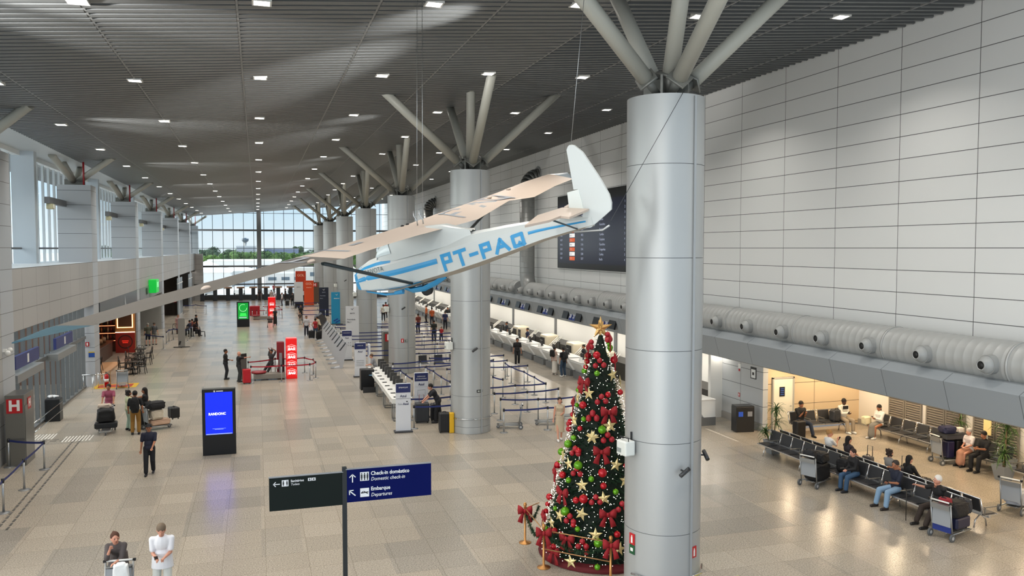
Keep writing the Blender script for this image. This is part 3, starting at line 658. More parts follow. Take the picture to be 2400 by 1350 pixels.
# right of the second column
line([(13.67, 44.83), (13.56, 43.30), (13.67, 41.32), (13.61, 39.44), (13.50, 37.40), (11.89, 37.33), (10.15, 37.10)], 'steel post of the blue belt line slanting toward the check-in desks')
line([(13.56, 35.81), (11.88, 35.45), (10.31, 35.52)], 'steel post of the middle blue row beside the second column')
line([(13.60, 33.65), (11.77, 33.59), (10.17, 34.06)], 'steel post of the blue row passing the empty luggage cart')
line([(12.90, 31.86), (11.51, 31.65), (9.61, 31.71)], 'steel post of the nearest blue row, by the beige dress')
line([(13.39, 46.32), (11.84, 46.13)], 'steel post half hidden by the right edge of the second column, farther one')
line([(11.84, 39.24), (11.59, 40.20)], 'steel post half hidden by the right edge of the second column, nearer one')
# left of the second column
line([(7.39, 46.50), (9.10, 46.99), (11.10, 47.73)], 'steel post of the blue belt row just in front of the third column')
line([(6.90, 44.85), (9.01, 44.79), (10.60, 45.06)], 'steel post of the second blue belt row in front of the third column')
line([(6.46, 43.56), (7.39, 43.83), (7.41, 42.30), (7.48, 40.86)], 'steel post of the blue belt bending toward the tall white check-in totem')
line([(8.93, 44.66), (9.05, 43.02), (9.03, 41.00), (9.13, 39.36)], 'steel post of the slanting blue belt behind the bending man')
line([(6.21, 33.54), (7.90, 33.43)], 'steel post with the blue belt draped over the dark suitcase')
line([(6.36, 35.26), (8.23, 35.34)], 'steel post beside the white totem, behind the ribbed suitcase')
line([(7.72, 38.19), (8.97, 38.13)], 'steel post behind the bending man, its belt running to the second column')
# lanes further along, between the columns and the desks
for j in range(13):
    y = 43.5 + 2.35 * j
    if abs((y - 15.8 + 8.4) % 16.8 - 8.4) < 1.1: y += 1.1
    xs = (6.2, 9.7, 11.9, 14.1) if j % 2 else (6.5, 9.9, 12.2, 14.6)
    if y < 49: xs = xs[1:]
    line([(x, y) for x in xs], 'steel post of the %s blue lane row, %s' % (ORD[j], 'left of the second column' if y < 49 else 'behind the third column' if y < 66 else 'beyond the fourth column'), group='posts of the far queue lanes')
for j in range(4):
    y = 84 + 6 * j
    line([(x, y) for x in (4.3, 7.0, 10.0)], 'steel post of the %s blue lane row by the orange totem' % ORD[j], group='posts of the far queue lanes')
# blue barrier, bottom left
line([(-8.33, 31.80), (-7.09, 31.12), (-7.10, 28.64), (-7.06, 26.29)], 'steel post of the blue barrier beside the hydrant cabinet', last_to=(-6.91, 23.21), group='posts of the near left barrier')
# left cafe barriers
line([(-6.85, 66.04), (-8.38, 68.20)], 'steel post by the two standing men near the shop fronts')
line([(-6.98, 69.53), (-6.97, 71.39), (-6.73, 72.28), (-5.54, 70.94), (-5.46, 72.55), (-5.38, 74.24)], 'steel post of the dark belt line around the grey pylon', group='posts around the grey pylon')
line([(-8.23, 101.35), (-6.99, 102.27), (-5.72, 99.92)], 'steel post of the far left dark belt near the seated group', group='posts at the far left')
# ------------------------------------------------ luggage wrapping stands
def suitcase(loc, rz, dims, col, lab, handle=True, group=None, ribs=True, rough=.45, lie=False):
    w, d, h = dims; t = thing('suitcase', lab, 'suitcase', loc, rz, group)
    if lie: t.rotation_euler = (PI / 2, 0, rz)
    m = MB(); m.box((0, 0, h / 2 + .05), (w, d, h), bev=min(.05, d * .25))
    if ribs:
        for i in range(5): m.box((-w * .36 + i * w * .18, 0, h / 2 + .05), (.014, d + .012, h * .82))
    m.build('shell', M(col, rough), t)
    for sx in (-1, 1):
        for sy in (-1, 1): MB().box((sx * w * .38, sy * d * .32, .025), (.03, .05, .05), bev=.01).build('wheel', RUBBER, t)
    MB().tube([(-.06, 0, h + .05), (-.06, 0, h + .09), (.06, 0, h + .09), (.06, 0, h + .05)], .012).build('carry_handle', BLACK, t)
    if handle: MB().tube([(-.1, d * .4, h), (-.1, d * .4, h + .38), (.1, d * .4, h + .38), (.1, d * .4, h)], .012).build('pull_handle', M('6a2026' if handle == 2 else '3a3b3d', .4, .3), t)
    return t
def bag(loc, rz, dims, col, lab, cat='bag', name='travel_bag', group=None, strap=True):
    w, d, h = dims; t = thing(name, lab, cat, loc, rz, group); rr = random.Random(str(lab))
    b = bmesh.new(); bmesh.ops.create_icosphere(b, subdivisions=4, radius=1); ph = rr.random() * 6
    for v in b.verts:
        c = v.co; q = Vector([math.copysign(abs(x) ** .42, x) for x in c]); k = 1 + .07 * math.sin(7 * c.x + ph) * math.cos(6 * c.z + ph) + .03 * math.sin(15 * c.z + 11 * c.y + ph)
        v.co = Vector((q.x * w / 2 * k, q.y * d / 2 * k, h / 2 + q.z * h / 2 * k))
    for f in b.faces: f.smooth = True
    m = MB(); m.merge(b); m.build('bag_body', M(col, .75, noise=.4), t)
    if strap: MB().tube([(-w * .3, -d * .35, h * .75), (-w * .15, -d * .3, h * 1.12), (w * .15, -d * .3, h * 1.12), (w * .3, -d * .35, h * .75)], .014).build('strap', M('141416', .7), t)
    if strap: MB().box((0, -d * .5, h * .42), (w * .55, .03, h * .35), bev=.012).build('pocket', M(col, .8), t)
    return t
BRED = M('e01010', .35, em=.55); 
def wrap_totem(loc, rz, n, sz, lab):
    t = thing('lit_totem', lab, 'totem', loc, rz); w, d, h = sz
    MB().box((0, 0, h / 2), (w, d, h), BRED, bev=.02).build('body', BRED, t)
    for i in range(n):
        z = h * (.13 + i * .8 / n); text(t, 'PROTECT', .09, (0, -d / 2 - .006, z + .17), FRONT, M('f6d8d4', .4, em=.8), 'CENTER', bold=.004); text(t, 'BAG', .2, (0, -d / 2 - .006, z + .02), FRONT, M('ffffff', .4, em=.9), 'CENTER', bold=.01, shear=.15)
        MB().tube([(-.22, -d / 2 - .004, z - .1), (-.25, -d / 2 - .004, z + .2), (0, -d / 2 - .004, z + .3), (.25, -d / 2 - .004, z + .2), (.24, -d / 2 - .004, z - .1)], .008, n=5).build('bag_outline', M('f6d8d4', .4, em=.8), t)
    MB().box((0, 0, h + .01), (w * .96, d * .96, .05)).build('top_cap', M('e88080', .4, em=.4), t)
wrap_totem((1.83, 48.94), 0, 4, (.62, .5, 2.35), 'glowing red baggage wrapping totem with white lettering, the near one')
wrap_totem((1.42, 90.55), 0, 3, (.75, .7, 2.35), 'red baggage wrapping totem, the far one behind the stroller')
t = thing('wrapping_cabinet', 'dark red tall cabinet beside the glowing totem', 'cabinet', (1.23, 49.46)); MB().box((0, 0, 1.05), (.42, .6, 2.1), bev=.01).build('body', M('7e0a14', .35), t); MB().box((.13, -.31, .6), (.12, .02, 1.1)).build('side_panel', M('1c0d10', .5), t)
def wrapper(loc, lab, s=1):
    t = thing('wrapping_machine', lab, 'machine', loc); t.scale = (s, s, s)
    MB().box((.1, 0, .22), (1.75, .7, .3), bev=.02).build('chassis', M('918a80', .4, .5), t); MB().lathe([(0, .4), (.42, .4), (.44, .43), (.44, .49), (0, .5)], (-.5, 0, 0), None, 28).build('turntable', M('8c2028', .4), t)
    MB().box((.75, .1, .85), (.16, .2, 1.3), bev=.01).build('mast', M('8b8d8e', .35, .6), t); MB().cyl((.55, .1, .6), .07, .5).build('film_roll', M('cfd2d2', .3), t)
    MB().tube([(-.7, -.3, 0), (-.7, -.3, .1)], .03).tube([(.8, -.3, 0), (.8, -.3, .1)], .03).build('foot', BLACK, t)
wrapper((0.48, 48.88), 'luggage wrapping machine with round red turntable behind the red belts'); wrapper((0.28, 90.36), 'far luggage wrapping machine beside the second red totem', 1)
t = thing('display_board', 'leaning grey price board beside the bald man', 'board', (-0.84, 49.29), .5); MB().box((0, 0, .75), (.35, .06, 1.5)).build('panel', M('5b5c58', .5), t); MB().box((0, -.02, 1.35), (.34, .05, .3)).build('top_sign', M('20221f', .5), t)
suitcase((-0.66, 47.67), .2, (.42, .32, .78), 'b80f22', 'glossy red suitcase on the floor in front of the red belt barrier', handle=False, rough=.25)
suitcase((-0.34, 95.13), 0, (1.1, .7, 1.1), '9c1020', 'big red wrapped case at the far wrapping stand', handle=False)
RG = 'posts of the red belt barrier'
line([(-0.43, 47.75), (1.23, 47.69)], 'steel post of the red belt barrier, front row', RBELT, RG, last_to=(2.80, 47.75))
line([(2.80, 47.75), (3.18, 48.51), (3.12, 49.71), (2.67, 50.73)], 'steel post of the red belt barrier, round its right end', RBELT, RG, last_to=(0.95, 50.74))
line([(0.95, 50.74), (-0.59, 49.70)], 'steel post of the red belt barrier, back row', RBELT, RG)
line([(-0.59, 91.19), (-0.11, 91.03), (2.50, 91.33), (2.32, 96.76), (0.59, 96.67)], 'steel post of the red belts at the far wrapping stand', RBELT, 'posts of the far red barrier')
# ------------------------------------------------ advertising screens
def ad_screen(loc, rz, lab, col, em):
    t = thing('advertising_screen', lab, 'screen', loc, rz, None)
    MB().box((0, 0, 1.22), (1.16, .3, 2.44), bev=.015).build('housing', M('08080a', .25), t)
    MB().box((0, -.155, 1.55), (.94, .012, 1.56)).build('display', M(col, .3, em=em), t)
    MB().box((0, 0, 2.448), (1.12, .26, .015)).build('top_trim', M('6c6c68', .4, .5), t)
    return t
t = ad_screen((-1.42, 31.53), .0, 'tall black advertising screen glowing blue', (0, .02, .9), .85)
text(t, 'RANDONC', .13, (-.36, -.165, 1.53), FRONT, M('ffffff', .4, em=1), bold=.004, sx=.9); MB().box((.03, -.165, 2.37), (.24, .004, .03)).box((-.15, -.165, 2.37), (.05, .004, .06)).build('header_mark', M('c8c8c8', .4, em=.5), t)
MB().box((0, -.163, .99), (.46, .003, .01)).box((0, -.163, .96), (.3, .003, .014)).box((0, -.163, .79), (.9, .003, .03)).build('caption_lines', M('9ab0ff', .4, em=.9), t)
t = ad_screen((-1.37, 82.49), .0, 'tall black advertising screen glowing green further down the hall', '0a9a34', .8)
MB().grid([[(.36 * math.cos(a * PI / 12) * s, -.165, 1.85 + .36 * math.sin(a * PI / 12) * s) for s in (.9, 1)] for a in range(4, 25)], None, False).build('ring_emblem', M('aaffb8', .4, em=1), t); MB().box((0, -.165, 1.27), (.5, .004, .1)).box((0, -.165, 1.13), (.6, .004, .1)).build('caption_blocks', M('40ff60', .4, em=1.0), t); MB().box((-.02, -.165, .92), (.7, .004, .12)).build('lower_band', M('9fd8c0', .4, em=.6), t)
# ------------------------------------------------ totems
def totem(loc, rz, w, h, col, lab, head=None, lines=(), tcol=NAVY, d=.1, base=True, logo=None):
    t = thing('sign_totem', lab, 'totem', loc, rz)
    MB().box((0, 0, h / 2 + .03), (w, d, h), bev=.012).build('panel', M(col, .4), t)
    if base: MB().box((0, 0, .03), (w + .14, .42, .06), bev=.015).build('base', M('2c2e33', .5), t)
    y = -d / 2 - .006
    if head:
        MB().box((0, y, h - .17), (w * .97, .01, .36)).build('head_band', M('1b2458', .45), t)
        for i, s_ in enumerate(head.split('|')): text(t, s_, .072, (0, y - .008, h - .14 - i * .1), FRONT, WHITE, 'CENTER')
    for (s_, size, x, z, al) in lines: text(t, s_, size, (x, y, z), FRONT, tcol, al, bold=.003)
    return t
ic = M('8e959c', .5)
t = totem((5.68, 33.11), -.05, .62, 2.0, 'cdd0d6', 'white airline totem with dark blue header at the near end of the tablet table', 'EMBARQUE', (('Azul', .15, 0, 1.5, 'CENTER'), ('Azul', .13, .1, 1.17, 'CENTER')))
MB().box((0, -.058, 1.4), (.56, .006, .008)).prism([(.1, 0), (.2, 0), (.15, -.05)], 0, .006, None, Matrix.Translation((0, -.056, 1.29)) @ Matrix.Rotation(PI / 2, 4, 'X')).build('divider', DARK, t); text(t, 'Fale', .11, (-.22, -.058, 1.17), FRONT, ic)
t = totem((6.95, 35.74), -.05, .62, 2.0, 'cdd0d6', 'white airline totem with a drawn suitcase outline, behind the ribbed suitcase', 'DESPACHO|DE BAGAGENS', (('Azul', .15, 0, 1.5, 'CENTER'),)); MB().box((0, -.058, 1.4), (.56, .006, .008)).tube([(-.17, -.058, 1.0), (-.17, -.058, 1.25), (.17, -.058, 1.25), (.17, -.058, 1.0), (-.17, -.058, 1.0)], .006, n=4).build('suitcase_drawing', ic, t)
t = totem((5.73, 48.21), -.05, .66, 2.0, 'cfd2d8', 'white airline totem with dark blue header beside the dark bin', 'CHECK-IN', (('Azul', .15, 0, 1.5, 'CENTER'),))
for i in range(4): MB().box((.0, -.058, .98 - i * .1), (.44, .006, .02)).build('text_line', ic, t)
t = totem((5.74, 55.71), -.05, .66, 2.0, 'd2d5da', 'white airline totem with two rows of small pictograms', 'ATENDIMENTO', (('Azul', .13, 0, 1.52, 'CENTER'),))
for r_ in range(2):
    for c_ in range(4): MB().tube([(-.2 + c_ * .135, -.058, 1.17 - r_ * .2), (-.17 + c_ * .135, -.058, 1.25 - r_ * .2), (-.13 + c_ * .135, -.058, 1.18 - r_ * .2)], .012, n=4).build('pictogram', ic, t)
def bird(t, z, d=.056, m=WHITE): MB().tube([(-.12, -d, z + .05), (0, -d, z), (.12, -d, z + .09)], .018, n=5).tube([(0, -d, z), (.03, -d, z - .08)], .015, n=5).build('bird_logo', m, t)
t = totem((6.96, 63.39), -.05, 1.0, 3.1, 'c9ccd0', 'tall pale grey airline totem behind the pictogram totem', None, (('aero', .2, 0, 2.6, 'CENTER'), ('Prioridade', .15, -.4, 2.1, 'LEFT'), ('Fila 1', .15, -.4, 1.9, 'LEFT')), M('6a6e74', .5)); bird(t, 2.9, m=M('7a7e84', .5))
t = totem((7.52, 82.48), -.05, 1.05, 3.2, '1c86b0', 'tall teal blue airline totem', None, (('check-in', .16, 0, 2.6, 'CENTER'),), WHITE); bird(t, 2.95)
MB().box((-.1, -.058, .45), (.5, .008, .12), rot=Matrix.Rotation(-.5, 4, 'Y')).box((.1, -.058, .3), (.5, .008, .12), rot=Matrix.Rotation(-.5, 4, 'Y')).build('stripes', M('1a3a8c', .4), t)
t = totem((7.06, 92.81), -.05, 1.05, 3.2, '1c2233', 'tall near-black airline totem with faint lettering', None, (('aero', .2, 0, 2.7, 'CENTER'), ('Prioridade', .14, -.4, 2.3, 'LEFT'), ('Fila 2', .14, -.4, 2.0, 'LEFT')), M('9aa0b0', .5)); bird(t, 2.95)
t = totem((6.50, 110.78), -.05, 1.25, 3.3, 'd0481a', 'tall orange airline totem', None, (('GOL', .4, 0, 2.9, 'CENTER'), ('check-in', .2, 0, 2.4, 'CENTER')), M('f4c4a8', .5))
t = totem((4.97, 106.41), -.05, 1.1, 3.3, 'c8cbce', 'tall grey totem on a black plinth in front of the orange column box', None, (('aero', .25, 0, 2.7, 'CENTER'),), M('5a5e64', .5)); MB().box((0, 0, .4), (1.15, .5, .8)).build('plinth', BLACK, t)
t = totem((6.12, 124.11), -.05, 1.5, 4.2, 'b83a1c', 'tall orange-red totem farthest down the hall', None, (('GOL', .5, 0, 3.6, 'CENTER'),), M('f4c4a8', .5), d=.6)
t = thing('grey_pylon', 'slim grey information pylon on crossed feet amid the left belts', 'pylon', (-5.62, 66.76)); MB().box((0, 0, 1.15), (.5, .16, 2.2), bev=.01).build('panel', M('8b8a86', .45), t); MB().box((0, 0, .03), (1.2, .08, .05)).box((0, 0, .03), (.08, .7, .05)).build('cross_feet', DARK, t); MB().box((-.13, -.085, .35), (.14, .01, .3), rot=Matrix.Rotation(.3, 4, 'Y')).build('hazard_mark', M('2a2a28', .5), t)
# ------------------------------------------------ bins
def bin_(loc, rz, sz, lab, signs=False):
    w, d, h = sz; t = thing('waste_bin', lab, 'bin', loc, rz, None)
    MB().box((0, 0, h / 2), (w, d, h), bev=.02).build('body', M('111214', .35), t); MB().box((0, 0, h + .02), (w * .96, d * .96, .04)).build('lid', M('2a2b2d', .4), t)
    if signs:
        for x in (-.2, .2): MB().box((x, -d / 2 - .005, h * .72), (.2, .01, .2)).build('bin_label', M('2a58c8' if x < 0 else '8a8c90', .5), t)
    return t
bin_((-8.67, 39.97), 0, (.6, .6, .95), 'black waste bin by the glass entrance, paper towels on its lid')
m = MB(); rr = random.Random(3)
for i in range(9): m.ball((rr.uniform(-.2, .2), rr.uniform(-.2, .2), 1.03 + rr.uniform(0, .06)), (.09, .07, .05), None, 6)
o = m.build('crumpled_towels', M('d8dadb', .7)); o.location = (*(-8.67, 39.97), 0); tag(o, 'crumpled white paper towels heaped on the black bin', 'paper'); o['kind'] = 'stuff'
bin_((19.19, 29.03), PI / 2 * 0 - .15, (.8, .5, 1.05), 'black double recycling bin by the panelled wall near the alcove', True)
t = bin_((5.56, 43.84), 0, (.72, .6, 1.1), 'dark blue-grey bin with round emblem beside the tablet table'); MB().lathe([(0, 0), (.13, 0), (.13, .01), (0, .012)], n=16).build('emblem', M('7ab0d8', .4), t).location = (.2, -.31, .8); t.children[-1].rotation_euler = (PI / 2, 0, 0)
# ------------------------------------------------ tablet table and people counter
def tablet_table():
    a, b = Vector((*(5.94, 45.45), 0)), Vector((*(5.69, 35.47), 0)); d = b - a; L = d.length; ang = math.atan2(d.y, d.x); c = (a + b) / 2
    t = thing('tablet_table', 'long white self service table with a row of tablets', 'table', (c.x + .35, c.y, 0), ang)
    MB().box((0, 0, .93), (L, .9, .05), bev=.005).box((0, -.44, .84), (L, .02, .18)).box((L / 2, 0, .84), (.02, .9, .2)).build('table_top', M('e6e6e2', .35), t)
    for i in range(4):
        x = -L / 2 + .25 + i * (L - .6) / 3
        MB().tube([(x, -.4, .8), (x, -.4, .02), (x + .0, .4, .02), (x, .4, .8)], .025, n=4).tube([(x + .6, -.4, .8), (x + .6, -.4, .02), (x + .6, .4, .02)], .025, n=4).tube([(x, -.4, .02), (x + .6, -.4, .02)], .025, n=4).build('leg_frame', M('77797a', .4, .5), t)
        MB().box((x + .3, .1, .5), (.04, .5, .6)).build('side_panel', M('dfe2e6', .4), t)
    for i in range(10):
        x = -L / 2 + .35 + i * (L - .7) / 9
        s = thing('tablet', ORD[9 - i] + ' slanted tablet from the near end of the white self service table', 'tablet', (0, 0, 0), 0, 'tablets on the white table')
        s.matrix_world = Matrix.Translation((c.x + .35, c.y, 0)) @ Matrix.Rotation(ang, 4, 'Z') @ Matrix.Translation((x, .2, .96))
        MB().box((0, .02, .27), (.022, .34, .46), rot=Matrix.Rotation(.35, 4, 'Y')).build('screen', M('1b1c1e', .3), s); MB().box((-.03, .02, .26), (.02, .34, .44), rot=Matrix.Rotation(.35, 4, 'Y')).build('back_shell', M('e2e2de', .4), s); MB().tube([(0, .02, 0), (.02, .02, .12)], .02).build('stand', ALU, s)
        s2 = tag(MB().box((0, 0, 0), (.1, .22, .03)).build('card_reader', M('141516', .4)), ORD[9 - i] + ' small black card reader from the near end of the white table', 'card reader', 'card readers on the white table'); s2.matrix_world = Matrix.Translation((c.x + .35, c.y, 0)) @ Matrix.Rotation(ang, 4, 'Z') @ Matrix.Translation((x, -.22, .972))
tablet_table()
t = thing('info_board', 'narrow white counter screen standing behind the dark bin', 'screen', (6.30, 48.54)); MB().box((0, 0, .95), (.12, .4, 1.9), bev=.02).build('panel', M('d8dce0', .4), t); MB().box((-.065, 0, 1.5), (.01, .3, .5)).build('display', M('28407c', .3, em=.2), t)
# self check-in terminals
kiosk = None
for i in range(9):
    p0, p1 = Vector((*(5.00, 52.22), 0)), Vector((*(5.12, 68.56), 0)); p = p0.lerp(p1, i / 8)
    if kiosk is None:
        kiosk = thing('check_in_terminal', 'x', 'terminal', p, -.1, 'self check-in terminals')
        MB().prism([(-.45, 0), (.1, 0), (.3, 1.0), (.42, 1.55), (.34, 1.6), (-.05, 1.1), (-.1, .1), (-.45, .03)], -.28, .28, None, Matrix.Rotation(PI / 2, 4, 'X')).build('body', M('bfc2c6', .35, .2), kiosk)
        MB().box((.1, 0, 1.36), (.03, .44, .62), rot=Matrix.Rotation(.66, 4, 'Y')).build('screen', M('101214', .2), kiosk)
        MB().box((-.3, 0, .02), (.7, .5, .04)).build('foot_plate', M('85888a', .4, .4), kiosk)
        kiosk['label'] = 'first grey slanted self check-in terminal from the near end'
    else: dup(kiosk, p, -.1, ORD[i] + ' grey slanted self check-in terminal from the near end')
tag(MB().prism([(-.5, 0), (.5, 0), (.5, 1.0), (.1, 1.5), (-.5, 1.1)], -.9, .9, None, Matrix.Rotation(PI / 2, 4, 'X')).build('dark_counter', M('3c3a3c', .5), None, (*(5.64, 78.53), 0)), 'dark closed counter at the far end of the terminal row', 'counter')
# ------------------------------------------------ check-in desks
def desk():
    t = thing('check_in_desk', 'x', 'desk', (0, 0, 0), 0, 'white check-in desks')
    MB().box((.15, 0, .18), (.75, 1.9, .36)).build('plinth', M('77797a', .4, .4), t)
    MB().prism([(-.05, .36), (.5, .36), (.5, 1.08), (-.5, 1.08), (-.5, 1.0)], -.95, .95, None, Matrix.Rotation(PI / 2, 4, 'X')).build('body', M('dcdedd', .4), t)
    MB().box((0, 0, 1.1), (1.05, 1.95, .05)).build('counter_top', M('c9c8c4', .35), t)
    MB().box((.1, .35, 1.32), (.05, .45, .35)).box((.12, .35, 1.15), (.2, .2, .08)).build('monitor', M('141517', .4), t)
    MB().box((-.28, -.35, 1.24), (.12, .2, .24), rot=Matrix.Rotation(.2, 4, 'Y')).build('card_stand', WHITE, t)
    MB().box((-.30, .1, .8), (.02, .12, .1), rot=Matrix.Rotation(-.5, 4, 'Y')).build('scanner', BLACK, t)
    return t
dk = None
for i in range(32):
    y = 40.9 + 2.38 * i; lab = ORD[i] + ' white angled check-in desk in the row, counted from the decorated tree'
    if dk is None: dk = desk(); dk.location = (17.9, y, 0); dk['label'] = lab
    else: dup(dk, (17.9, y, 0), 0, lab)
dup(dk, (18.2, 31.3, 0), 0, 'white check-in desk seen right of the nearest column, by the panelled wall', 'end desks')
# weighing conveyors and equipment behind desks
def xray(y, col, lab):
    t = thing('bag_scanner', lab, 'machine', (19.75, y, 0), 0, 'cream machines behind the desks'); MB().box((0, 0, .75), (1.0, 1.3, 1.5), bev=.12).build('housing', M(col, .45), t); MB().box((-.51, 0, .85), (.03, .8, .9), bev=.05).build('opening', M('1c1c1c', .6), t)
for i, y in enumerate((44.5, 48.9, 54.0, 60.5, 73, 80)): xray(y, 'd8cdb4', ORD[i] + ' cream boxy machine behind the check-in desks, from the tree')
m = MB(); m.box((20.5, 76, .95), (1.2, 86, .12), M('2e2c2a', .5)).box((20.5, 76, .45), (1.0, 86, .9), M('3a3a38', .5))
tag(m.build('baggage_conveyor'), 'long dark baggage conveyor along the white backlit wall behind the desks', 'conveyor')
for i in range(14):
    y = 42 + i * 4.76
    for q in range(3):
        o = MB().tube([(19.0, 0, .9), (20.1, .9, 1.45)], .03, None, 6).build('sloping_rail', M('d8d6d0', .4)); o.location = (0, y + q * .3, 0); tag(o, '%s pale sloping rail of the %s set of three over the conveyor' % (ORD[q], ORD[i]), 'rail', 'sloping rails over the conveyor')
# desk staff chairs
for i, y in enumerate((43.0, 46.6, 51, 56, 59.6, 64)):
    t = thing('office_chair', ORD[i] + ' black high backed office chair behind the desks, from the tree', 'chair', (19.1, y, 0), 0, 'office chairs behind the desks'); MB().box((0, 0, .5), (.5, .5, .1), bev=.03).build('seat', BLACK, t); MB().box((.22, 0, .95), (.08, .46, .75), bev=.03).build('backrest', BLACK, t); MB().tube([(0, 0, .05), (0, 0, .48)], .03).tube([(-.3, 0, .04), (.3, 0, .04)], .025).tube([(0, -.3, .04), (0, .3, .04)], .025).build('base', BLACK, t)
# folded seats seen between the columns
# ------------------------------------------------ waiting benches
LEATH = M('26272a', .5); BSTEEL = M('c6c8ca', .25, .85)
_bparts = {}
def bench(name, lab, loc, rz, n, pitch=.63, arms=(), solid=()):
    """row of n seats, seats face -Y locally, row along +X"""
    t = thing(name, lab, 'bench', loc, rz, None); L = n * pitch
    for i in range(n):
        x = (i + .5) * pitch
        if 'seat' not in _bparts:
            a = MB().box((0, 0, .44), (pitch - .07, .44, .035), bev=.012).build('seat', LEATH, t); b = MB().box((0, .29, .69), (pitch - .1, .035, .38), rot=Matrix.Rotation(-.22, 4, 'X'), bev=.012).build('backrest', LEATH, t)
            c = MB().box((0, -.01, .415), (pitch - .01, .5, .02)).box((0, -.255, .42), (pitch, .03, .035)).box((0, .255, .5), (pitch - .04, .02, .12)).build('seat_pan', BSTEEL, t)
            e = MB().tube([(0, .2, .42), (0, .27, .6), (0, .34, .88)], .018, n=6).build('back_frame', BSTEEL, t)
            _bparts.update(seat=a, back=b, pan=c, fr=e); a.location.x = b.location.x = c.location.x = x; e.location.x = i * pitch
        else:
            for k_, dx in (('seat', x), ('back', x), ('pan', x), ('fr', i * pitch)):
                o = _bparts[k_].copy(); C.objects.link(o); o.parent = t; o.location = (dx, 0, 0)
    for i in arms:
        MB().box((0, .0, .64), (.05, .42, .025)).tube([(0, .18, .42), (0, .16, .63)], .014).build('armrest', M('6c6a64', .4, .3), t, (i * pitch, 0, 0))
    MB().box((L / 2, .0, .37), (L, .07, .07)).build('beam', BSTEEL, t)
    for x in [.3 + (L - .6) * i / max(1, round(L / 2.2)) for i in range(max(1, round(L / 2.2)) + 1)]:
        MB().tube([(x, -.22, 0), (x, -.18, .2), (x, 0, .36)], .02, n=6).tube([(x, .22, 0), (x, .18, .2), (x, 0, .36)], .02, n=6).build('leg', BSTEEL, t)
    MB().tube([(0, .345, .89), (L, .345, .89)], .016, n=6).build('top_rail', BSTEEL, t)
    return t
bench('waiting_bench', 'long dark padded bench row facing the concourse, front of the back to back pair', (17.75, 25.5, 0), -PI / 2, 14, .63, (1, 3, 5, 7, 9, 11, 13))
bench('waiting_bench', 'long dark bench row facing the alcove, rear of the back to back pair', (18.75, 16.68, 0), PI / 2, 14, .63, (0, 2, 5, 9, 12))
bench('waiting_bench', 'bench against the beige panelled wall, with the man in black and the backpack', (20.7, 27.75, 0), 0, 4, .68, (1, 2, 3))
bench('waiting_bench', 'bench along the louvred doors with the woman in white on it', (23.85, 26.9, 0), -PI / 2, 5, .68, (1, 2, 3, 4))
bench('waiting_bench', 'bench with the older couple, between the two potted plants', (23.9, 22.6, 0), -PI / 2, 3, .66, (1, 2))
bench('waiting_bench', 'bench cut by the right edge of the photo beside the big potted plant', (23.5, 19.9, 0), -PI / 2, 5, .66, (0, 1, 2, 3))
bench('waiting_bench', 'short dark seat row among the queue lanes left of the second column', (*(9.33, 49.73), 0), 0, 5, 1.0)
# ------------------------------------------------ luggage carts
def cart(loc, rz, lab, blue=False, empty=True):
    t = thing('luggage_cart', lab, 'luggage cart', loc, rz, None)   # pushed toward +Y
    for s in (-1, 1): MB().tube([(s * .27, -.45, .16), (s * .27, -.5, .5), (s * .27, -.56, 1.0)], .02, n=8).build('side_frame', ALU, t)
    MB().tube([(-.3, -.58, 1.02), (.3, -.58, 1.02)], .022).build('handle', M('d8d8d4', .4), t); MB().box((-.29, -.58, 1.02), (.06, .05, .05)).box((.29, -.58, 1.02), (.06, .05, .05)).build('handle_grips', BLACK, t)
    MB().box((0, -.5, .62), (.5, .02, .52)).build('front_panel', M('9aa0a6', .4, .2), t)
    if blue: MB().box((0, -.475, .28), (.5, .02, .16)).build('blue_band', M('1b2f78', .5), t)
    MB().box((0, -.52, .92), (.5, .12, .02)).box((0, -.58, .86), (.5, .01, .12)).build('basket', ALU, t)
    MB().tube([(-.27, -.45, .17), (-.2, .5, .14), (.2, .5, .14), (.27, -.45, .17)], .02).tube([(-.1, -.45, .17), (-.08, .5, .14)], .014).tube([(.1, -.45, .17), (.08, .5, .14)], .014).box((0, 0, .17), (.34, .8, .012)).build('platform', ALU, t)
    for x, y, r in ((-.3, -.5, .1), (.3, -.5, .1), (0, .45, .065)):
        w = MB(); w.tube([(x - .025, y, r), (x + .025, y, r)], r, None, 16).build('wheel', M('55585a', .6), t)
        MB().tube([(x - .03, y, r), (x + .03, y, r)], r * .45, None, 12).build('wheel_hub', M('b0b2b4', .4), t)
    return t
def on(t, x, y, z): return t.matrix_world @ Vector((x, y, z))
def cart_at(loc, rz, lab, **k):
    t = cart(loc, rz, lab, **k); t.matrix_world = Matrix.Translation((*loc, 0)) @ Matrix.Rotation(rz, 4, 'Z'); return t
BD = '101013'
c = cart_at((17.47, 16.67), -1.35, 'loaded luggage cart with grey panel and blue band, by the end of the long bench', blue=True)
suitcase(tuple(on(c, 0, .1, .19)), c.rotation_euler.z + .0, (.5, .62, .3), '151a38', 'navy case lying at the bottom of the cart by the bench end', handle=False)
bag(tuple(on(c, 0, .05, .53)), -1.35, (.5, .7, .4), BD, 'black travel bag on top of the navy case on the same cart', strap=True); bag(tuple(on(c, 0, .42, .55)), -1.2, (.42, .3, .38), '1b2430', 'dark blue-grey bag at the front of the cart by the bench end'); bag(tuple(on(c, 0, -.36, .93)), -1.3, (.3, .2, .14), '8a1c28', 'small red and black pouch in the basket of the cart by the bench end')
c = cart_at((17.11, 21.67), -1.2, 'luggage cart with grey panel beside the bench, heaped with black bags')
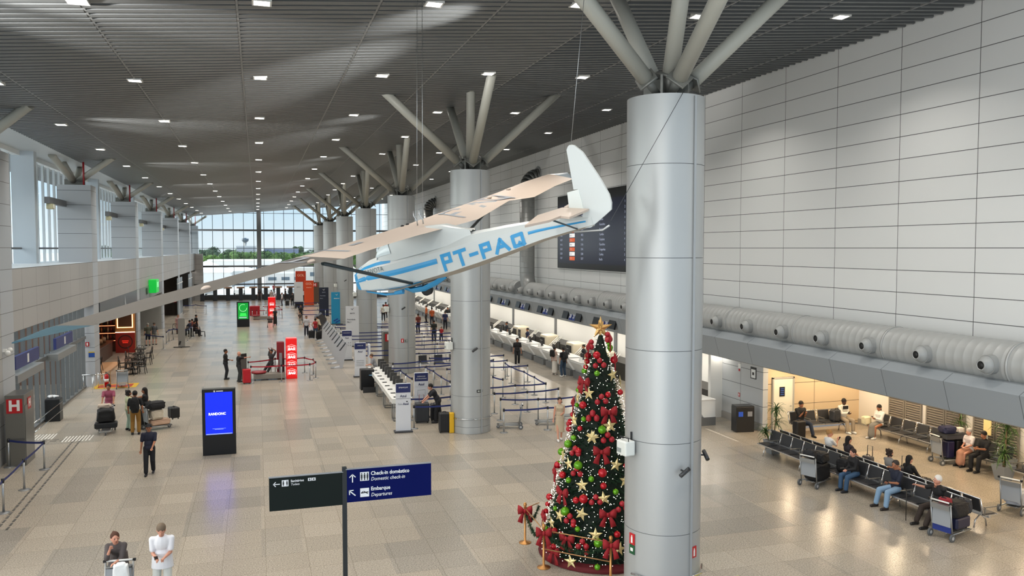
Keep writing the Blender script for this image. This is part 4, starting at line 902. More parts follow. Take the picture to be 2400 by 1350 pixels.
bag(tuple(on(c, 0, .0, .18)), -1.2, (.56, .85, .55), '0e0e10', 'big black duffel on the cart by the front bench'); bag(tuple(on(c, 0, .12, .72)), -1.1, (.5, .55, .32), '141416', 'second black duffel on top, on the cart by the front bench'); bag(tuple(on(c, 0, -.45, .95)), -1.2, (.4, .22, .25), '15151a', 'black handbag in the basket of the cart by the front bench')
bag((*(17.34, 21.75), .2), 0, (.2, .3, .16), 'c8c8c4', 'white trainers tied on the cart by the front bench', name='trainers', strap=False)
c = cart_at((23.30, 22.46), -1.7, 'loaded cart with navy suitcase and crates in front of the louvred doors')
suitcase(tuple(on(c, 0, -.1, .18)), -1.7, (.45, .3, .6), '1a1c40', 'navy upright suitcase on the cart by the louvred doors', handle=False); suitcase(tuple(on(c, 0, .3, .18)), -1.7, (.45, .35, .62), '131518', 'black upright suitcase on the cart by the louvred doors', handle=False)
MBx = thing('storage_box', 'grey flat plastic box on top of the suitcases by the louvred doors', 'box', tuple(on(c, 0, .08, .89)), -1.7); MB().box((0, 0, .08), (.5, .8, .16), bev=.02).build('body', M('3b3d42', .5), MBx); MB().box((0, 0, .17), (.52, .82, .03)).build('lid', M('26282c', .5), MBx)
bag(tuple(on(c, 0, -.1, 1.08)), -1.7, (.4, .5, .26), '1c1e3c', 'dark navy bag on top of the grey box'); bag(tuple(on(c, 0, .4, 1.08)), -1.7, (.24, .24, .18), 'c8c0b8', 'small pale bag on the grey box by the louvred doors', strap=False)
c = cart_at((20.99, 17.77), -1.2, 'cart cut by the right edge carrying a silver wrapped case'); bag(tuple(on(c, 0, .0, .2)), -1.2, (.5, .8, .4), '9a9fa8', 'silver grey wrapped case on the cart at the right edge', strap=False)
cart_at((10.06, 32.49), 1.3, 'empty luggage cart standing by the second column'); cart_at((11.84, 32.63), 1.4, 'empty luggage cart behind the woman in the beige dress'); cart_at((12.99, 33.46), 1.4, 'empty luggage cart tucked beside the decorated tree')
cart_at((-7.15, 48.39), .2, 'empty luggage cart with grey panel by the yellow floor marking')
c = cart_at((-6.03, 36.54), PI + .1, 'luggage cart pushed by the man in the pink shirt, heaped with black bags')
suitcase(tuple(on(c, 0, .05, .19)), PI + .1, (.85, .45, .24), '121214', 'black case lying across the bottom of the pink-shirted man cart', handle=False)
bag(tuple(on(c, 0, .0, .48)), PI + .1, (.66, .55, .55), '0d0d0f', 'tall black pack in the middle of the pink-shirted man cart'); bag(tuple(on(c, .05, -.2, 1.02)), PI + .1, (.5, .35, .16), 'b8a898', 'crumpled beige bag on top of the pink-shirted man cart', strap=False)
c = cart_at((-4.08, 36.75), -1.15, 'luggage cart with grey panel heaped with cream and black bags, beside the backpacker')
bag(tuple(on(c, 0, .05, .19)), -1.15, (.5, .8, .24), 'b89880', 'beige patterned flat bag at the bottom of the backpacker cart', strap=False); bag(tuple(on(c, 0, -.08, .44)), -1.15, (.5, .5, .42), 'c8bca8', 'cream soft bag in the middle of the backpacker cart', strap=False); bag(tuple(on(c, 0, -.1, .87)), -1.1, (.55, .7, .32), '0e0e11', 'black duffel on top of the backpacker cart')
suitcase(tuple(on(c, 0, .65, .35)), -1.15, (.5, .36, .45), '0f0f12', 'black case leaning off the front of the backpacker cart', handle=False)
c = cart_at((-2.92, 17.95), PI - .1, 'luggage cart the woman in grey leans on, bottom left'); bag(tuple(on(c, -.1, -.25, .66)), 0, (.3, .14, .42), 'e8ebea', 'white plastic bag hanging inside the cart of the woman in grey', strap=False)
# bags on the benches
bag((22.7, 27.7, .46), .1, (.42, .3, .5), '2e3034', 'dark grey backpack on the bench against the beige wall', 'backpack', 'backpack')
suitcase((20.55, 27.15, 0), .1, (.45, .3, .68), '101012', 'black suitcase standing beside the seated man in black', handle=False)
bag((17.85, 21.25, .46), -1.3, (.45, .4, .45), '0d0d10', 'black backpack on the bench beside the woman in the black jacket', 'backpack', 'backpack')
bag((19.6, 19.75, 0), -1.2, (.42, .3, .5), '1d1d20', 'black trolley bag with raised handle behind the bench', 'suitcase', 'trolley_bag'); suitcase((19.75, 22.4, 0), -1.4, (.36, .22, .5), '4a4a4e', 'small grey case with raised handle behind the long bench')
suitcase((19.8, 20.9, 0), -1.4, (.36, .22, .5), '333338', 'small dark case with raised handle behind the curly haired woman')
bag((19.9, 19.2, 0), .2, (.3, .2, .35), 'cfc8bc', 'pale paper bag beside the black trolley bag', strap=False)
# bending man's luggage
suitcase((6.77, 34.67), -.1, (.62, .42, .82), '2c2f33', 'large ribbed dark grey suitcase held by the bending man', handle=2); suitcase((7.28, 32.52), -.1, (.45, .38, .78), '0f0f11', 'black suitcase beside the yellow block at the second column', handle=False); suitcase((7.40, 34.93), -.05, (.4, .36, .7), '131316', 'black suitcase between the ribbed suitcase and the bending man', handle=False)
tag(MB().box((0, 0, .42), (.2, .2, .84), bev=.03).build('yellow_bollard', M('d8a818', .45), None, (*(7.55, 32.36), 0)), 'yellow block standing at the foot of the second column', 'bollard')
# ------------------------------------------------ potted plants
def plant(loc, h, lab, r=.55, trunks=((0, 0, 1),), potc='7f8488'):
    t = thing('potted_plant', lab, 'potted plant', loc, 0, None); rr = random.Random(lab)
    MB().grid([[(s * a, s * b, z) for a, b in ((-1, -1), (1, -1), (1, 1), (-1, 1))] for s, z in ((.17, 0), (.26, .5), (.23, .5), (.2, .42))], None, smooth=False).build('pot', M(potc, .5), t)
    tr = MB(); lf = MB()
    for x, y, k in trunks:
        H = h * k; tr.tube([(x * .3, y * .3, .4), (x * .7, y * .7, H * .6), (x, y, H - .15)], [.03, .026, .02], None, 7)
        for c_, zz, n in ((0, H - .15, 46), (0, H * .66, 26 if k > .7 else 8)):
            for i in range(n):
                a = rr.uniform(0, 2 * PI); el = rr.uniform(-.35, 1.35); L = r * rr.uniform(.6, 1.05); px, py, pz = (x, y, zz + rr.uniform(-.12, .1)); pts = []
                for q in range(5):
                    f = q / 4; e2 = el - f * f * 1.3; px += math.cos(a) * math.cos(e2) * L / 4 * (q > 0); py += math.sin(a) * math.cos(e2) * L / 4 * (q > 0); pz += math.sin(e2) * L / 4 * (q > 0); w = .022 * (1 - f) ** .7 + .002; pts.append((Vector((px - math.sin(a) * w, py + math.cos(a) * w, pz)), Vector((px, py, pz - .006)), Vector((px + math.sin(a) * w, py - math.cos(a) * w, pz))))
                lf.grid(pts, None, False)
    tr.build('trunk', M('6a553c', .7), t); lf.build('leaves', M('3c5a28', .5), t)
plant((18.17, 25.51), 1.75, 'tall spiky potted plant at the far end of the long bench', .5, ((.12, 0, 1), (-.25, .1, .55)))
plant((24.35, 23.05, 0), 1.9, 'tall spiky potted plant behind the cart loaded with navy luggage', .5)
plant((23.27, 20.24), 1.9, 'big bushy potted plant beside the older couple', .62, ((.2, .1, 1), (-.25, -.2, .55)))
plant((24.1, 20.9, 0), 1.5, 'spiky potted plant behind the big bushy one', .5, ((.0, .0, 1),))
t = thing('desk_stand', 'small yellow framed stand behind the older couple', 'stand', (24.5, 22.0, 0)); MB().tube([(0, 0, 0), (0, 0, 1.0)], .02).build('pole', STEEL, t); MB().box((0, 0, 1.3), (.04, .3, .55)).build('frame', M('d8c080', .4, em=.3), t)
# ------------------------------------------------ direction sign
p = (1.77, 18.26)
t = thing('direction_sign', 'large two winged direction sign on a dark post, grey wing and blue wing', 'sign', (0, 0, 0)); SG = t
SD = (1.54, 15.67, 3.31)
t.location = (SD[0], SD[1], 0)
MB().box((0, 0, 1.7), (.085, .085, 3.4)).build('post', M('23282a', .4), t)
DK = M('161e1c', .6, spec=.15); NB = M('000c4e', .6, spec=.12)
MB().box((-.71, -.01, SD[2] - .32), (1.36, .06, .63)).build('grey_panel', DK, t)
b = MB().box((.86, -.01, SD[2] - .28), (1.66, .06, .64)).build('blue_panel', NB, t)
MB().box((-.71, -.01, SD[2]), (1.37, .07, .015)).box((.86, -.01, SD[2] + .045), (1.67, .07, .015)).build('edge_trim', M('8c9094', .4), t)
z0 = SD[2]; W2 = M('e9ecef', .4); yy = -.044
text(t, 'Check-in doméstico', .105, (.50, yy, z0 - .07), FRONT, W2, bold=.002, sx=.88); text(t, 'Domestic check-in', .10, (.50, yy, z0 - .18), FRONT, W2, shear=.22, sx=.88)
text(t, 'Embarque', .105, (.50, yy, z0 - .37), FRONT, W2, bold=.002, sx=.88); text(t, 'Departures', .10, (.50, yy, z0 - .49), FRONT, W2, shear=.22, sx=.88)
text(t, 'Sanitários', .062, (-1.0, yy, z0 - .09), FRONT, W2, bold=.001); text(t, 'Toilets', .058, (-1.0, yy, z0 - .155), FRONT, W2, shear=.22)
def arrow(x, z, s, ang, name='arrow'):
    R_ = Matrix.Translation((x, yy, z)) @ Matrix.Rotation(ang, 4, 'Y')
    m = MB(); m.box((0, 0, -.02 * s), (.04 * s, .004, .3 * s)); 
    for k in (-1, 1): m.box((k * .055 * s, 0, .085 * s), (.035 * s, .004, .17 * s), rot=Matrix.Translation((0, 0, 0)) @ Matrix.Rotation(-k * .8, 4, 'Y'))
    o = m.build(name, W2, t); o.matrix_local = R_
arrow(.15, z0 - .13, .5, 0); arrow(.14, z0 - .42, .5, -.85); arrow(-1.26, z0 - .13, .38, -PI / 2)
def pic(x, z, s, kind):
    MB().box((x, yy, z), (s, .004, s)).build('pictogram_plate', W2, t); m = MB(); y_ = yy - .004
    if kind == 'people':
        for i in (-1, 0, 1): m.ball((x + i * .055, y_, z + s * .33), (.014, .003, .014), None, 6).box((x + i * .055, y_, z + s * .02), (.032, .003, s * .42)).box((x + i * .055, y_, z - s * .28), (.02, .003, s * .3))
    elif kind == 'wc':
        for i in (-1, 1): m.ball((x + i * .033, y_, z + s * .33), (.011, .003, .011), None, 6).box((x + i * .033, y_, z + s * .02), (.026, .003, s * .4)).box((x + i * .033, y_, z - s * .25), (.014, .003, s * .3))
    else: m.box((x, y_, z), (s * .85, .003, .018), rot=Matrix.Rotation(-.1, 4, 'Y')).box((x + .02, y_, z + .0), (.014, .003, .1), rot=Matrix.Rotation(-.95, 4, 'Y')).box((x - .05, y_, z + .01), (.012, .003, .05), rot=Matrix.Rotation(.9, 4, 'Y'))
    m.build('pictogram', DARK, t)
pic(.38, z0 - .115, .17, 'people'); pic(.38, z0 - .43, .17, 'plane'); pic(-1.1, z0 - .12, .12, 'wc')
for i in (0, 1): MB().box((-.65 + i * .075, yy, z0 - .085), (.065, .004, .055)).build('pictogram_plate', W2, t); MB().box((-.65 + i * .075, yy - .004, z0 - .085), (.02, .003, .035)).build('pictogram', DARK, t)
tag(MB().cyl((0, 0, 0), .06, .9, n=16).build('bollard', M('77787a', .3, .8), None, (*(-0.76, 17.13), 0)), 'top of a small steel post at the bottom edge of the photo', 'bollard')
# ------------------------------------------------ christmas tree
TX, TY = 8.12, 18.5
TR, TZ0, TZ1 = 1.42, .18, 5.5
t = thing('christmas_tree', 'tall decorated christmas tree behind the nearest column', 'christmas tree', (TX, TY, 0)); TREE = t
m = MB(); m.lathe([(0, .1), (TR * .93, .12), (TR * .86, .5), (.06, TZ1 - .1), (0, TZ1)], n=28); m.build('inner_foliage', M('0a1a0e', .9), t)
rr = random.Random(11); nd = MB()
for i in range(8000):
    f = 1 - math.sqrt(rr.random()); z = TZ0 + f * (TZ1 - TZ0 - .05); R_ = TR * (1 - f) * rr.uniform(.84, 1.0) + .05; a = rr.uniform(0, 2 * PI)
    o = Vector((math.cos(a), math.sin(a), rr.uniform(-.5, .45))).normalized(); s_ = Vector((-math.sin(a), math.cos(a), rr.uniform(-.6, .6))).normalized()
    p = Vector((math.cos(a) * (R_ - .08), math.sin(a) * (R_ - .08), z)); L = rr.uniform(.1, .2); q = p + (o + s_ * rr.uniform(-.7, .7)).normalized() * L; w = s_ * .022; v = o.cross(s_) * .02
    nd.face([p - w, p + w, q], None); nd.face([p - v, p + v, q], None)
nd.build('needles', M('1d3a22', .7), t)
lb = MB()
for i in range(1700):
    f = 1 - math.sqrt(rr.random()); z = TZ0 + f * (TZ1 - TZ0); R_ = TR * (1 - f) + .135; a = rr.uniform(0, 2 * PI)
    c_ = Vector((math.cos(a) * R_, math.sin(a) * R_, z)); r_ = .0105
    vs = [lb.bm.verts.new(c_ + Vector(d) * r_) for d in ((1, 0, 0), (0, 1, 0), (-1, 0, 0), (0, -1, 0), (0, 0, 1), (0, 0, -1))]
    for q in ((0, 1, 4), (1, 2, 4), (2, 3, 4), (3, 0, 4), (1, 0, 5), (2, 1, 5), (3, 2, 5), (0, 3, 5)): lb.bm.faces.new([vs[k] for k in q])
o = lb.build('fairy_lights', M((1, .93, .78), .5, em=4.5), t); o['kind'] = 'stuff'
MB().lathe([(0, .01), (TR + .12, .01), (TR + .02, .1), (TR * .8, .2)], n=36).build('red_skirt', M('5c0c14', .8), t)
def star5(mb, c, n, R_, r_, th, up=Vector((0, 0, 1)), spin=0, k=5):
    n = Vector(n).normalized(); x = up.cross(n).normalized(); y = n.cross(x); pts = []
    for i in range(2 * k):
        a = PI / 2 + spin + i * PI / k; q = R_ if i % 2 == 0 else r_; pts.append(Vector(c) + (x * math.cos(a) + y * math.sin(a)) * q)
    f = mb.bm.verts.new(Vector(c) + n * th); b = mb.bm.verts.new(Vector(c) - n * th); vs = [mb.bm.verts.new(p) for p in pts]
    for i in range(2 * k):
        j = (i + 1) % (2 * k); mb.bm.faces.new((vs[i], vs[j], f)); mb.bm.faces.new((vs[j], vs[i], b))
sm = MB(); star5(sm, (0, 0, 0), (-.4, -1, 0), .3, .11, .07, spin=.0); star5(sm, (0, 0, 0), (.8, -1, 0), .24, .06, .07, spin=.5)
o = sm.build('tree_star', M('c9a060', .35, .5), None, (TX, TY, 5.62)); tag(o, 'gold glitter star at the top of the christmas tree', 'star')
RB = M('b00f1e', .22, .2); RBS = M('a01222', .5); GB = M('5c9a14', .2, .3); STG = M('d9c58c', .35, .5); BOW = M('8e0d18', .75)
CP = [(7.97, 18.56, 4.90, -0.89, 0.38, 0.26, 'r', 0.11), (8.02, 18.39, 4.94, -0.62, -0.74, 0.26, 'r', 0.13), (7.97, 18.56, 4.90, -0.89, 0.38, 0.26, 'g', 0.11), (7.94, 18.58, 4.75, -0.88, 0.39, 0.26, 'r', 0.1), (7.91, 18.60, 4.61, -0.88, 0.41, 0.26, 'r', 0.09), (7.88, 18.61, 4.50, -0.88, 0.39, 0.26, 'g', 0.1), (7.97, 18.29, 4.51, -0.56, -0.79, 0.26, 'g', 0.1), (8.19, 18.47, 5.20, 0.88, -0.39, 0.26, 'g', 0.09), (8.22, 18.46, 5.10, 0.89, -0.38, 0.26, 'g', 0.1), (8.23, 18.45, 5.06, 0.88, -0.40, 0.26, 'g', 0.08), (7.76, 18.66, 4.02, -0.88, 0.39, 0.26, 'g', 0.11), (7.64, 18.55, 3.68, -0.96, 0.11, 0.26, 'g', 0.08), (7.69, 18.31, 3.73, -0.88, -0.39, 0.26, 'r', 0.13), (8.10, 18.10, 4.01, -0.05, -0.97, 0.26, 'r', 0.1), (8.40, 18.22, 4.02, 0.68, -0.68, 0.26, 'r', 0.1), (7.61, 18.73, 3.40, -0.88, 0.40, 0.26, 'r', 0.09), (7.56, 18.75, 3.22, -0.88, 0.39, 0.26, 'r', 0.1), (7.64, 18.21, 3.41, -0.83, -0.49, 0.26, 'g', 0.09), (7.56, 18.23, 3.18, -0.87, -0.42, 0.26, 'r', 0.09), (7.91, 17.92, 3.20, -0.33, -0.91, 0.26, 'g', 0.14), (7.45, 18.34, 2.93, -0.94, -0.23, 0.26, 'g', 0.09)]
CP += [(7.56, 18.23, 3.18, -0.87, -0.42, 0.26, 'r', 0.07), (7.39, 18.44, 2.75, -0.96, -0.08, 0.26, 'g', 0.14), (7.38, 18.84, 2.44, -0.88, 0.41, 0.26, 'g', 0.13), (7.30, 18.88, 2.10, -0.88, 0.40, 0.26, 'r', 0.13), (7.31, 18.88, 2.15, -0.87, 0.41, 0.26, 'g', 0.09), (7.46, 18.33, 2.93, -0.94, -0.24, 0.26, 'g', 0.09), (7.47, 18.11, 2.66, -0.83, -0.49, 0.26, 'r', 0.11), (7.43, 18.01, 2.34, -0.79, -0.56, 0.26, 'g', 0.15), (7.20, 18.36, 2.02, -0.96, -0.15, 0.26, 'r', 0.12), (7.24, 18.14, 1.95, -0.89, -0.36, 0.26, 'g', 0.1), (7.82, 17.68, 2.22, -0.33, -0.91, 0.26, 'r', 0.15), (7.60, 17.75, 2.07, -0.55, -0.79, 0.26, 'g', 0.1), (7.81, 17.60, 1.93, -0.31, -0.91, 0.26, 'r', 0.11), (8.05, 17.51, 1.79, -0.06, -0.96, 0.26, 'g', 0.1), (7.29, 17.85, 1.55, -0.76, -0.60, 0.26, 'r', 0.11), (7.42, 17.73, 1.61, -0.65, -0.72, 0.26, 'r', 0.15), (7.07, 18.88, 1.31, -0.91, 0.33, 0.26, 'r', 0.12), (6.99, 18.35, 1.21, -0.96, -0.13, 0.26, 'g', 0.08), (7.11, 17.99, 1.25, -0.86, -0.44, 0.26, 'g', 0.15), (7.05, 19.00, 1.09, -0.88, 0.41, 0.26, 'r', 0.09), (6.97, 18.89, 0.95, -0.92, 0.31, 0.26, 'r', 0.1), (7.18, 17.75, 1.00, -0.76, -0.60, 0.26, 'r', 0.09), (7.24, 17.66, 0.92, -0.70, -0.67, 0.26, 'g', 0.09), (6.90, 18.15, 0.74, -0.93, -0.27, 0.26, 'r', 0.1), (6.83, 18.54, 0.66, -0.97, 0.03, 0.26, 'g', 0.09), (6.80, 18.83, 0.41, -0.94, 0.24, 0.26, 'r', 0.09), (7.58, 17.33, 0.67, -0.40, -0.88, 0.26, 'g', 0.15), (7.99, 17.27, 0.85, -0.10, -0.96, 0.26, 'r', 0.11), (7.34, 17.45, 0.59, -0.58, -0.78, 0.26, 'r', 0.08), (7.34, 17.40, 0.45, -0.56, -0.79, 0.26, 'r', 0.1), (7.51, 17.21, 0.15, -0.41, -0.87, 0.26, 'g', 0.1), (6.83, 18.06, 0.39, -0.91, -0.31, 0.26, 'r', 0.1), (8.29, 18.42, 4.79, 0.88, -0.40, 0.26, 'r', 0.13), (8.36, 17.69, 2.34, 0.28, -0.93, 0.26, 'r', 0.1), (7.72, 18.68, 3.86, -0.88, 0.40, 0.26, 'r', 0.0)]
bm_ = {}
def ball_mesh(mat, key):
    if key not in bm_:
        o = MB().ball((0, 0, 0), 1, None, 20).build('bauble', mat); c_ = MB().cyl((0, 0, .95), .16, .2, n=10).build('bauble_cap', GOLD, o); bm_[key] = (o, c_, True)
    return bm_[key]
def hang(p, nrm, mat, key, r, lab, grp):
    o, c_, first = ball_mesh(mat, key)
    if first: q = o; bm_[key] = (o, c_, False)
    else:
        q = o.copy(); C.objects.link(q); k = c_.copy(); C.objects.link(k); k.parent = q
    q.location = Vector(p) + Vector(nrm) * (r * .8 + .08); q.scale = (r, r, r); tag(q, lab, 'bauble', grp)
lev = lambda z: 'near the top' if z > 4 else 'upper half' if z > 2.9 else 'lower half' if z > 1.4 else 'near the bottom'
CP.sort(key=lambda q: -q[2]); cn = {'r': 0, 'g': 0}
for x, y, z, nx, ny, nz, k, r in CP:
    if r > .02: cn[k] += 1
    if r > .02: hang((x, y, z), (nx, ny, nz), RB if k == 'r' else GB, k, r * .72, '%s shiny %s bauble from the top of the christmas tree' % (ORD[cn[k] - 1], 'red' if k == 'r' else 'lime green'), 'christmas tree baubles')
CL = [(8.03, 18.54, 5.14, -0.87, 0.41, 0.26), (8.03, 18.32, 4.73, -0.43, -0.87, 0.26), (7.78, 18.65, 4.12, -0.88, 0.40, 0.26), (7.97, 18.09, 3.88, -0.33, -0.91, 0.26), (7.78, 18.08, 3.47, -0.61, -0.75, 0.26), (7.53, 18.77, 3.07, -0.88, 0.40, 0.26), (8.00, 17.84, 3.00, -0.18, -0.95, 0.26), (8.16, 18.48, 5.34, 0.88, -0.40, 0.26)] + [(7.42, 18.17, 2.62, -0.88, -0.41, 0.26), (7.38, 18.01, 2.17, -0.80, -0.54, 0.26), (7.14, 17.84, 1.09, -0.80, -0.54, 0.26), (7.63, 17.58, 1.59, -0.45, -0.85, 0.26), (7.28, 17.49, 0.59, -0.62, -0.74, 0.26), (8.00, 17.84, 2.99, -0.17, -0.95, 0.26), (8.16, 17.41, 1.43, 0.04, -0.97, 0.26), (7.78, 18.08, 3.50, -0.61, -0.75, 0.26)]
CL.sort(key=lambda q: -q[2])
for qi, q in enumerate(CL):
    x, y, z, nx, ny, nz = q[:6]; tx, ty = -ny, nx; L = math.hypot(tx, ty); tx /= L; ty /= L
    for a, b, w_ in ((-.1, .0, 'left'), (.1, .02, 'right'), (0, .13, 'top')): hang((x + tx * a, y + ty * a, z + b - .04), (nx, ny, nz), RBS, 'c', .068, '%s matt red ball of the %s cluster of three from the tree top' % (w_, ORD[qi]), 'red berry balls on the tree')
stm = None
for qi, q in enumerate(sorted([(8.22, 18.24, 4.46, 0.34, -0.90, 0.26), (7.93, 18.59, 4.72, -0.88, 0.40, 0.26), (7.80, 18.27, 4.02, -0.79, -0.55, 0.26), (7.68, 18.53, 3.86, -0.96, 0.06, 0.26), (7.55, 18.44, 3.34, -0.96, -0.11, 0.26), (8.06, 17.91, 3.29, -0.10, -0.96, 0.26), (7.72, 17.97, 3.02, -0.58, -0.77, 0.26), (8.43, 18.37, 4.25, 0.88, -0.39, 0.26)] + [(7.54, 18.46, 3.34, -0.96, -0.06, 0.26), (8.07, 17.91, 3.28, -0.08, -0.96, 0.26), (7.73, 17.97, 3.02, -0.57, -0.78, 0.26), (7.31, 18.56, 2.45, -0.96, 0.07, 0.26), (7.31, 18.24, 2.32, -0.92, -0.29, 0.26), (8.11, 17.67, 2.39, -0.01, -0.97, 0.26), (7.43, 17.83, 1.91, -0.69, -0.67, 0.26), (7.79, 17.53, 1.65, -0.31, -0.92, 0.26), (8.28, 17.58, 2.01, 0.16, -0.95, 0.26), (7.35, 17.68, 1.27, -0.66, -0.71, 0.26), (7.02, 18.11, 1.11, -0.91, -0.32, 0.26), (6.90, 18.29, 0.87, -0.95, -0.17, 0.26), (7.55, 17.40, 0.84, -0.44, -0.86, 0.26), (8.00, 17.18, 0.54, -0.09, -0.96, 0.26), (6.85, 18.69, 0.67, -0.96, 0.14, 0.26), (7.05, 17.57, 0.19, -0.73, -0.64, 0.26)], key=lambda q: -q[2])):
    x, y, z, nx, ny, nz = q[:6]
    if stm is None: b_ = MB(); star5(b_, (0, 0, 0), (0, -1, 0), .175, .07, .03); stm = b_.build('gold_star', STG); o = stm
    else: o = stm.copy(); C.objects.link(o)
    o.location = Vector((x, y, z)) + Vector((nx, ny, nz)) * .16; o.rotation_euler = (rr.uniform(-.15, .1), rr.uniform(-.35, .35), math.atan2(ny, nx) + PI / 2); tag(o, ORD[qi] + ' gold star ornament from the top of the christmas tree', 'star ornament', 'gold stars on the tree')
bw = None
def bow_build():
    m = MB()
    for s in (-1, 1):
        m.grid([[(s * .03, -.02, .05), (s * .03, -.07, 0), (s * .03, -.02, -.05), (s * .03, .02, 0)], [(s * .14, -.03, .13), (s * .14, -.1, 0.02), (s * .14, -.03, -.09), (s * .14, .03, .02)], [(s * .23, -.02, .15), (s * .24, -.06, .03), (s * .23, -.02, -.1), (s * .24, .02, .03)]], None)
        m.grid([[(s * .01, -.03, 0), (s * .06, -.04, 0), (s * .06, -.02, 0), (s * .01, -.01, 0)], [(s * .06, -.03, -.2), (s * .19, -.05, -.17), (s * .19, -.03, -.17), (s * .06, -.01, -.2)], [(s * .08, -.03, -.33), (s * .24, -.05, -.28), (s * .24, -.03, -.28), (s * .08, -.01, -.33)]], None)
    m.ball((0, -.05, 0), (.05, .05, .06), None, 8); return m.build('red_bow', BOW)
for qi, q in enumerate(sorted([(8.02, 18.55, 5.08, -0.88, 0.39, 0.26), (7.80, 18.41, 4.27, -0.93, -0.25, 0.26), (8.07, 17.99, 3.60, -0.10, -0.96, 0.26), (8.17, 18.48, 5.29, 0.88, -0.40, 0.26), (7.68, 18.70, 3.69, -0.88, 0.40, 0.26), (8.28, 18.43, 4.82, 0.88, -0.40, 0.26)] + [(8.07, 18.00, 3.61, -0.09, -0.96, 0.26), (7.85, 17.80, 2.70, -0.35, -0.90, 0.26), (7.14, 18.18, 1.65, -0.92, -0.30, 0.26), (7.83, 17.42, 1.30, -0.25, -0.93, 0.26), (7.06, 17.77, 0.68, -0.79, -0.55, 0.26), (7.21, 18.75, 1.96, -0.93, 0.26, 0.26), (6.90, 18.71, 0.88, -0.95, 0.16, 0.26), (6.83, 17.98, 0.30, -0.89, -0.36, 0.26)], key=lambda q: -q[2])):
    x, y, z, nx, ny, nz = q[:6]
    if bw is None: bw = bow_build(); o = bw
    else: o = bw.copy(); C.objects.link(o)
    o.scale = (.85, .85, .95); o.location = Vector((x, y, z)) + Vector((nx, ny, nz)) * .17; o.rotation_euler = (0, 0, math.atan2(ny, nx) + PI / 2); tag(o, ORD[qi] + ' dark red velvet bow from the top of the christmas tree', 'bow', 'red bows on the tree')
# rope posts round the tree
RP = [(6.50, 19.56), (6.41, 17.88), (7.60, 16.67), (9.0, 17.3)]
RP = [RP[0], RP[1], RP[2]]
def garland(a, b, z, sag, lab):
    m = MB(); A, B_ = Vector((*a, z)), Vector((*b, z)); N = 34; r3 = random.Random(5)
    for i in range(N * 16):
        f = i / (N * 16); c_ = A.lerp(B_, f) + Vector((0, 0, -sag * math.sin(PI * f) - .08)); d = Vector((r3.gauss(0, 1), r3.gauss(0, 1), r3.gauss(0, 1))).normalized(); s_ = d.cross(Vector((.3, .5, .8))).normalized() * .012
        m.face([c_ - s_, c_ + s_, c_ + d * .09], None)
    tag(m.build('garland', M('24452a', .7)), lab, 'garland')
for i, p in enumerate(RP):
    n = ('left back', 'front left', 'front, close to the nearest column')[i]
    t = thing('rope_post', 'brass post of the rail around the christmas tree, ' + n, 'post', p, 0, 'brass posts around the tree')
    MB().lathe([(0, 0), (.16, 0), (.16, .015), (.03, .05), (.025, .9), (.04, .92), (.03, .95), (.05, 1.0), (.03, 1.05), (0, 1.06)], n=16).build('post_body', M('c08a50', .3, .7), t)
    o = bw.copy(); C.objects.link(o); o.location = (p[0] - .02, p[1] - .06, .86); o.rotation_euler = (0, 0, -.4); o.scale = (.8, .8, 1.0); tag(o, 'dark red bow tied to the brass post, ' + n, 'bow', 'bows on the brass posts')
for a, b, n in ((RP[0], RP[1], 'left side'), (RP[1], RP[2], 'front side'), (RP[0], (7.0, 19.9), 'back left side')):
    garland(a, b, .9, .28, 'green tinsel garland on the rail around the tree, ' + n)
    for z in ((.9, .45) if n == 'front side' else (.9,)):
        tag(MB().tube([(*a, z), (*b, z)], .014, None, 6).build('brass_rail', M('b8895c', .35, .6)), 'thin brass rail around the tree, %s, %s' % (n, 'upper' if z > .5 else 'lower'), 'rail')
# ------------------------------------------------ the hanging glider
AM = Matrix(((0.69957, -0.29172, -0.65231, 3.17139), (-0.67768, 0.01868, -0.73512, 16.34070), (0.22664, 0.95632, -0.18463, 8.02502), (0.00000, 0.00000, 0.00000, 1.00000)))
t = thing('glider', 'white and blue glider with strutted wing hanging from the ceiling', 'aircraft'); t.matrix_world = AM; GL = t
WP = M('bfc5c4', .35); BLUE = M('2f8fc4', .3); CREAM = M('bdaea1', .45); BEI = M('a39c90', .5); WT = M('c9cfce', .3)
prof = [(-1.93, -0.58, -0.78), (-1.85, -0.56, -0.95), (-1.7, -0.45, -0.99), (-1.45, -0.37, -1.05), (-1.1, -0.33, -1.11), (-0.6, -0.34, -1.15), (0, -0.36, -1.12), (0.6, -0.37, -1.1), (1.2, -0.37, -1.06), (1.9, -0.42, -0.99), (2.6, -0.49, -0.91), (3.2, -0.59, -0.88), (3.62, -0.66, -0.87)]
halfw = [.02, .14, .24, .31, .34, .34, .33, .30, .25, .19, .13, .08, .05]
def fus_section(x, zt, zb, w):
    h = zt - zb; return [(x, zb, 0), (x, zb + .13 * h, w * .95), (x, zb + .45 * h, w), (x, zb + .74 * h, w * .96), (x, zb + .93 * h, w * .55), (x, zt, 0), (x, zb + .93 * h, -w * .55), (x, zb + .74 * h, -w * .96), (x, zb + .45 * h, -w), (x, zb + .13 * h, -w * .95)]
m = MB(); rings = []
for (x, zt, zb), w in zip(prof, halfw): rings.append(fus_section(x, zt, zb, w))
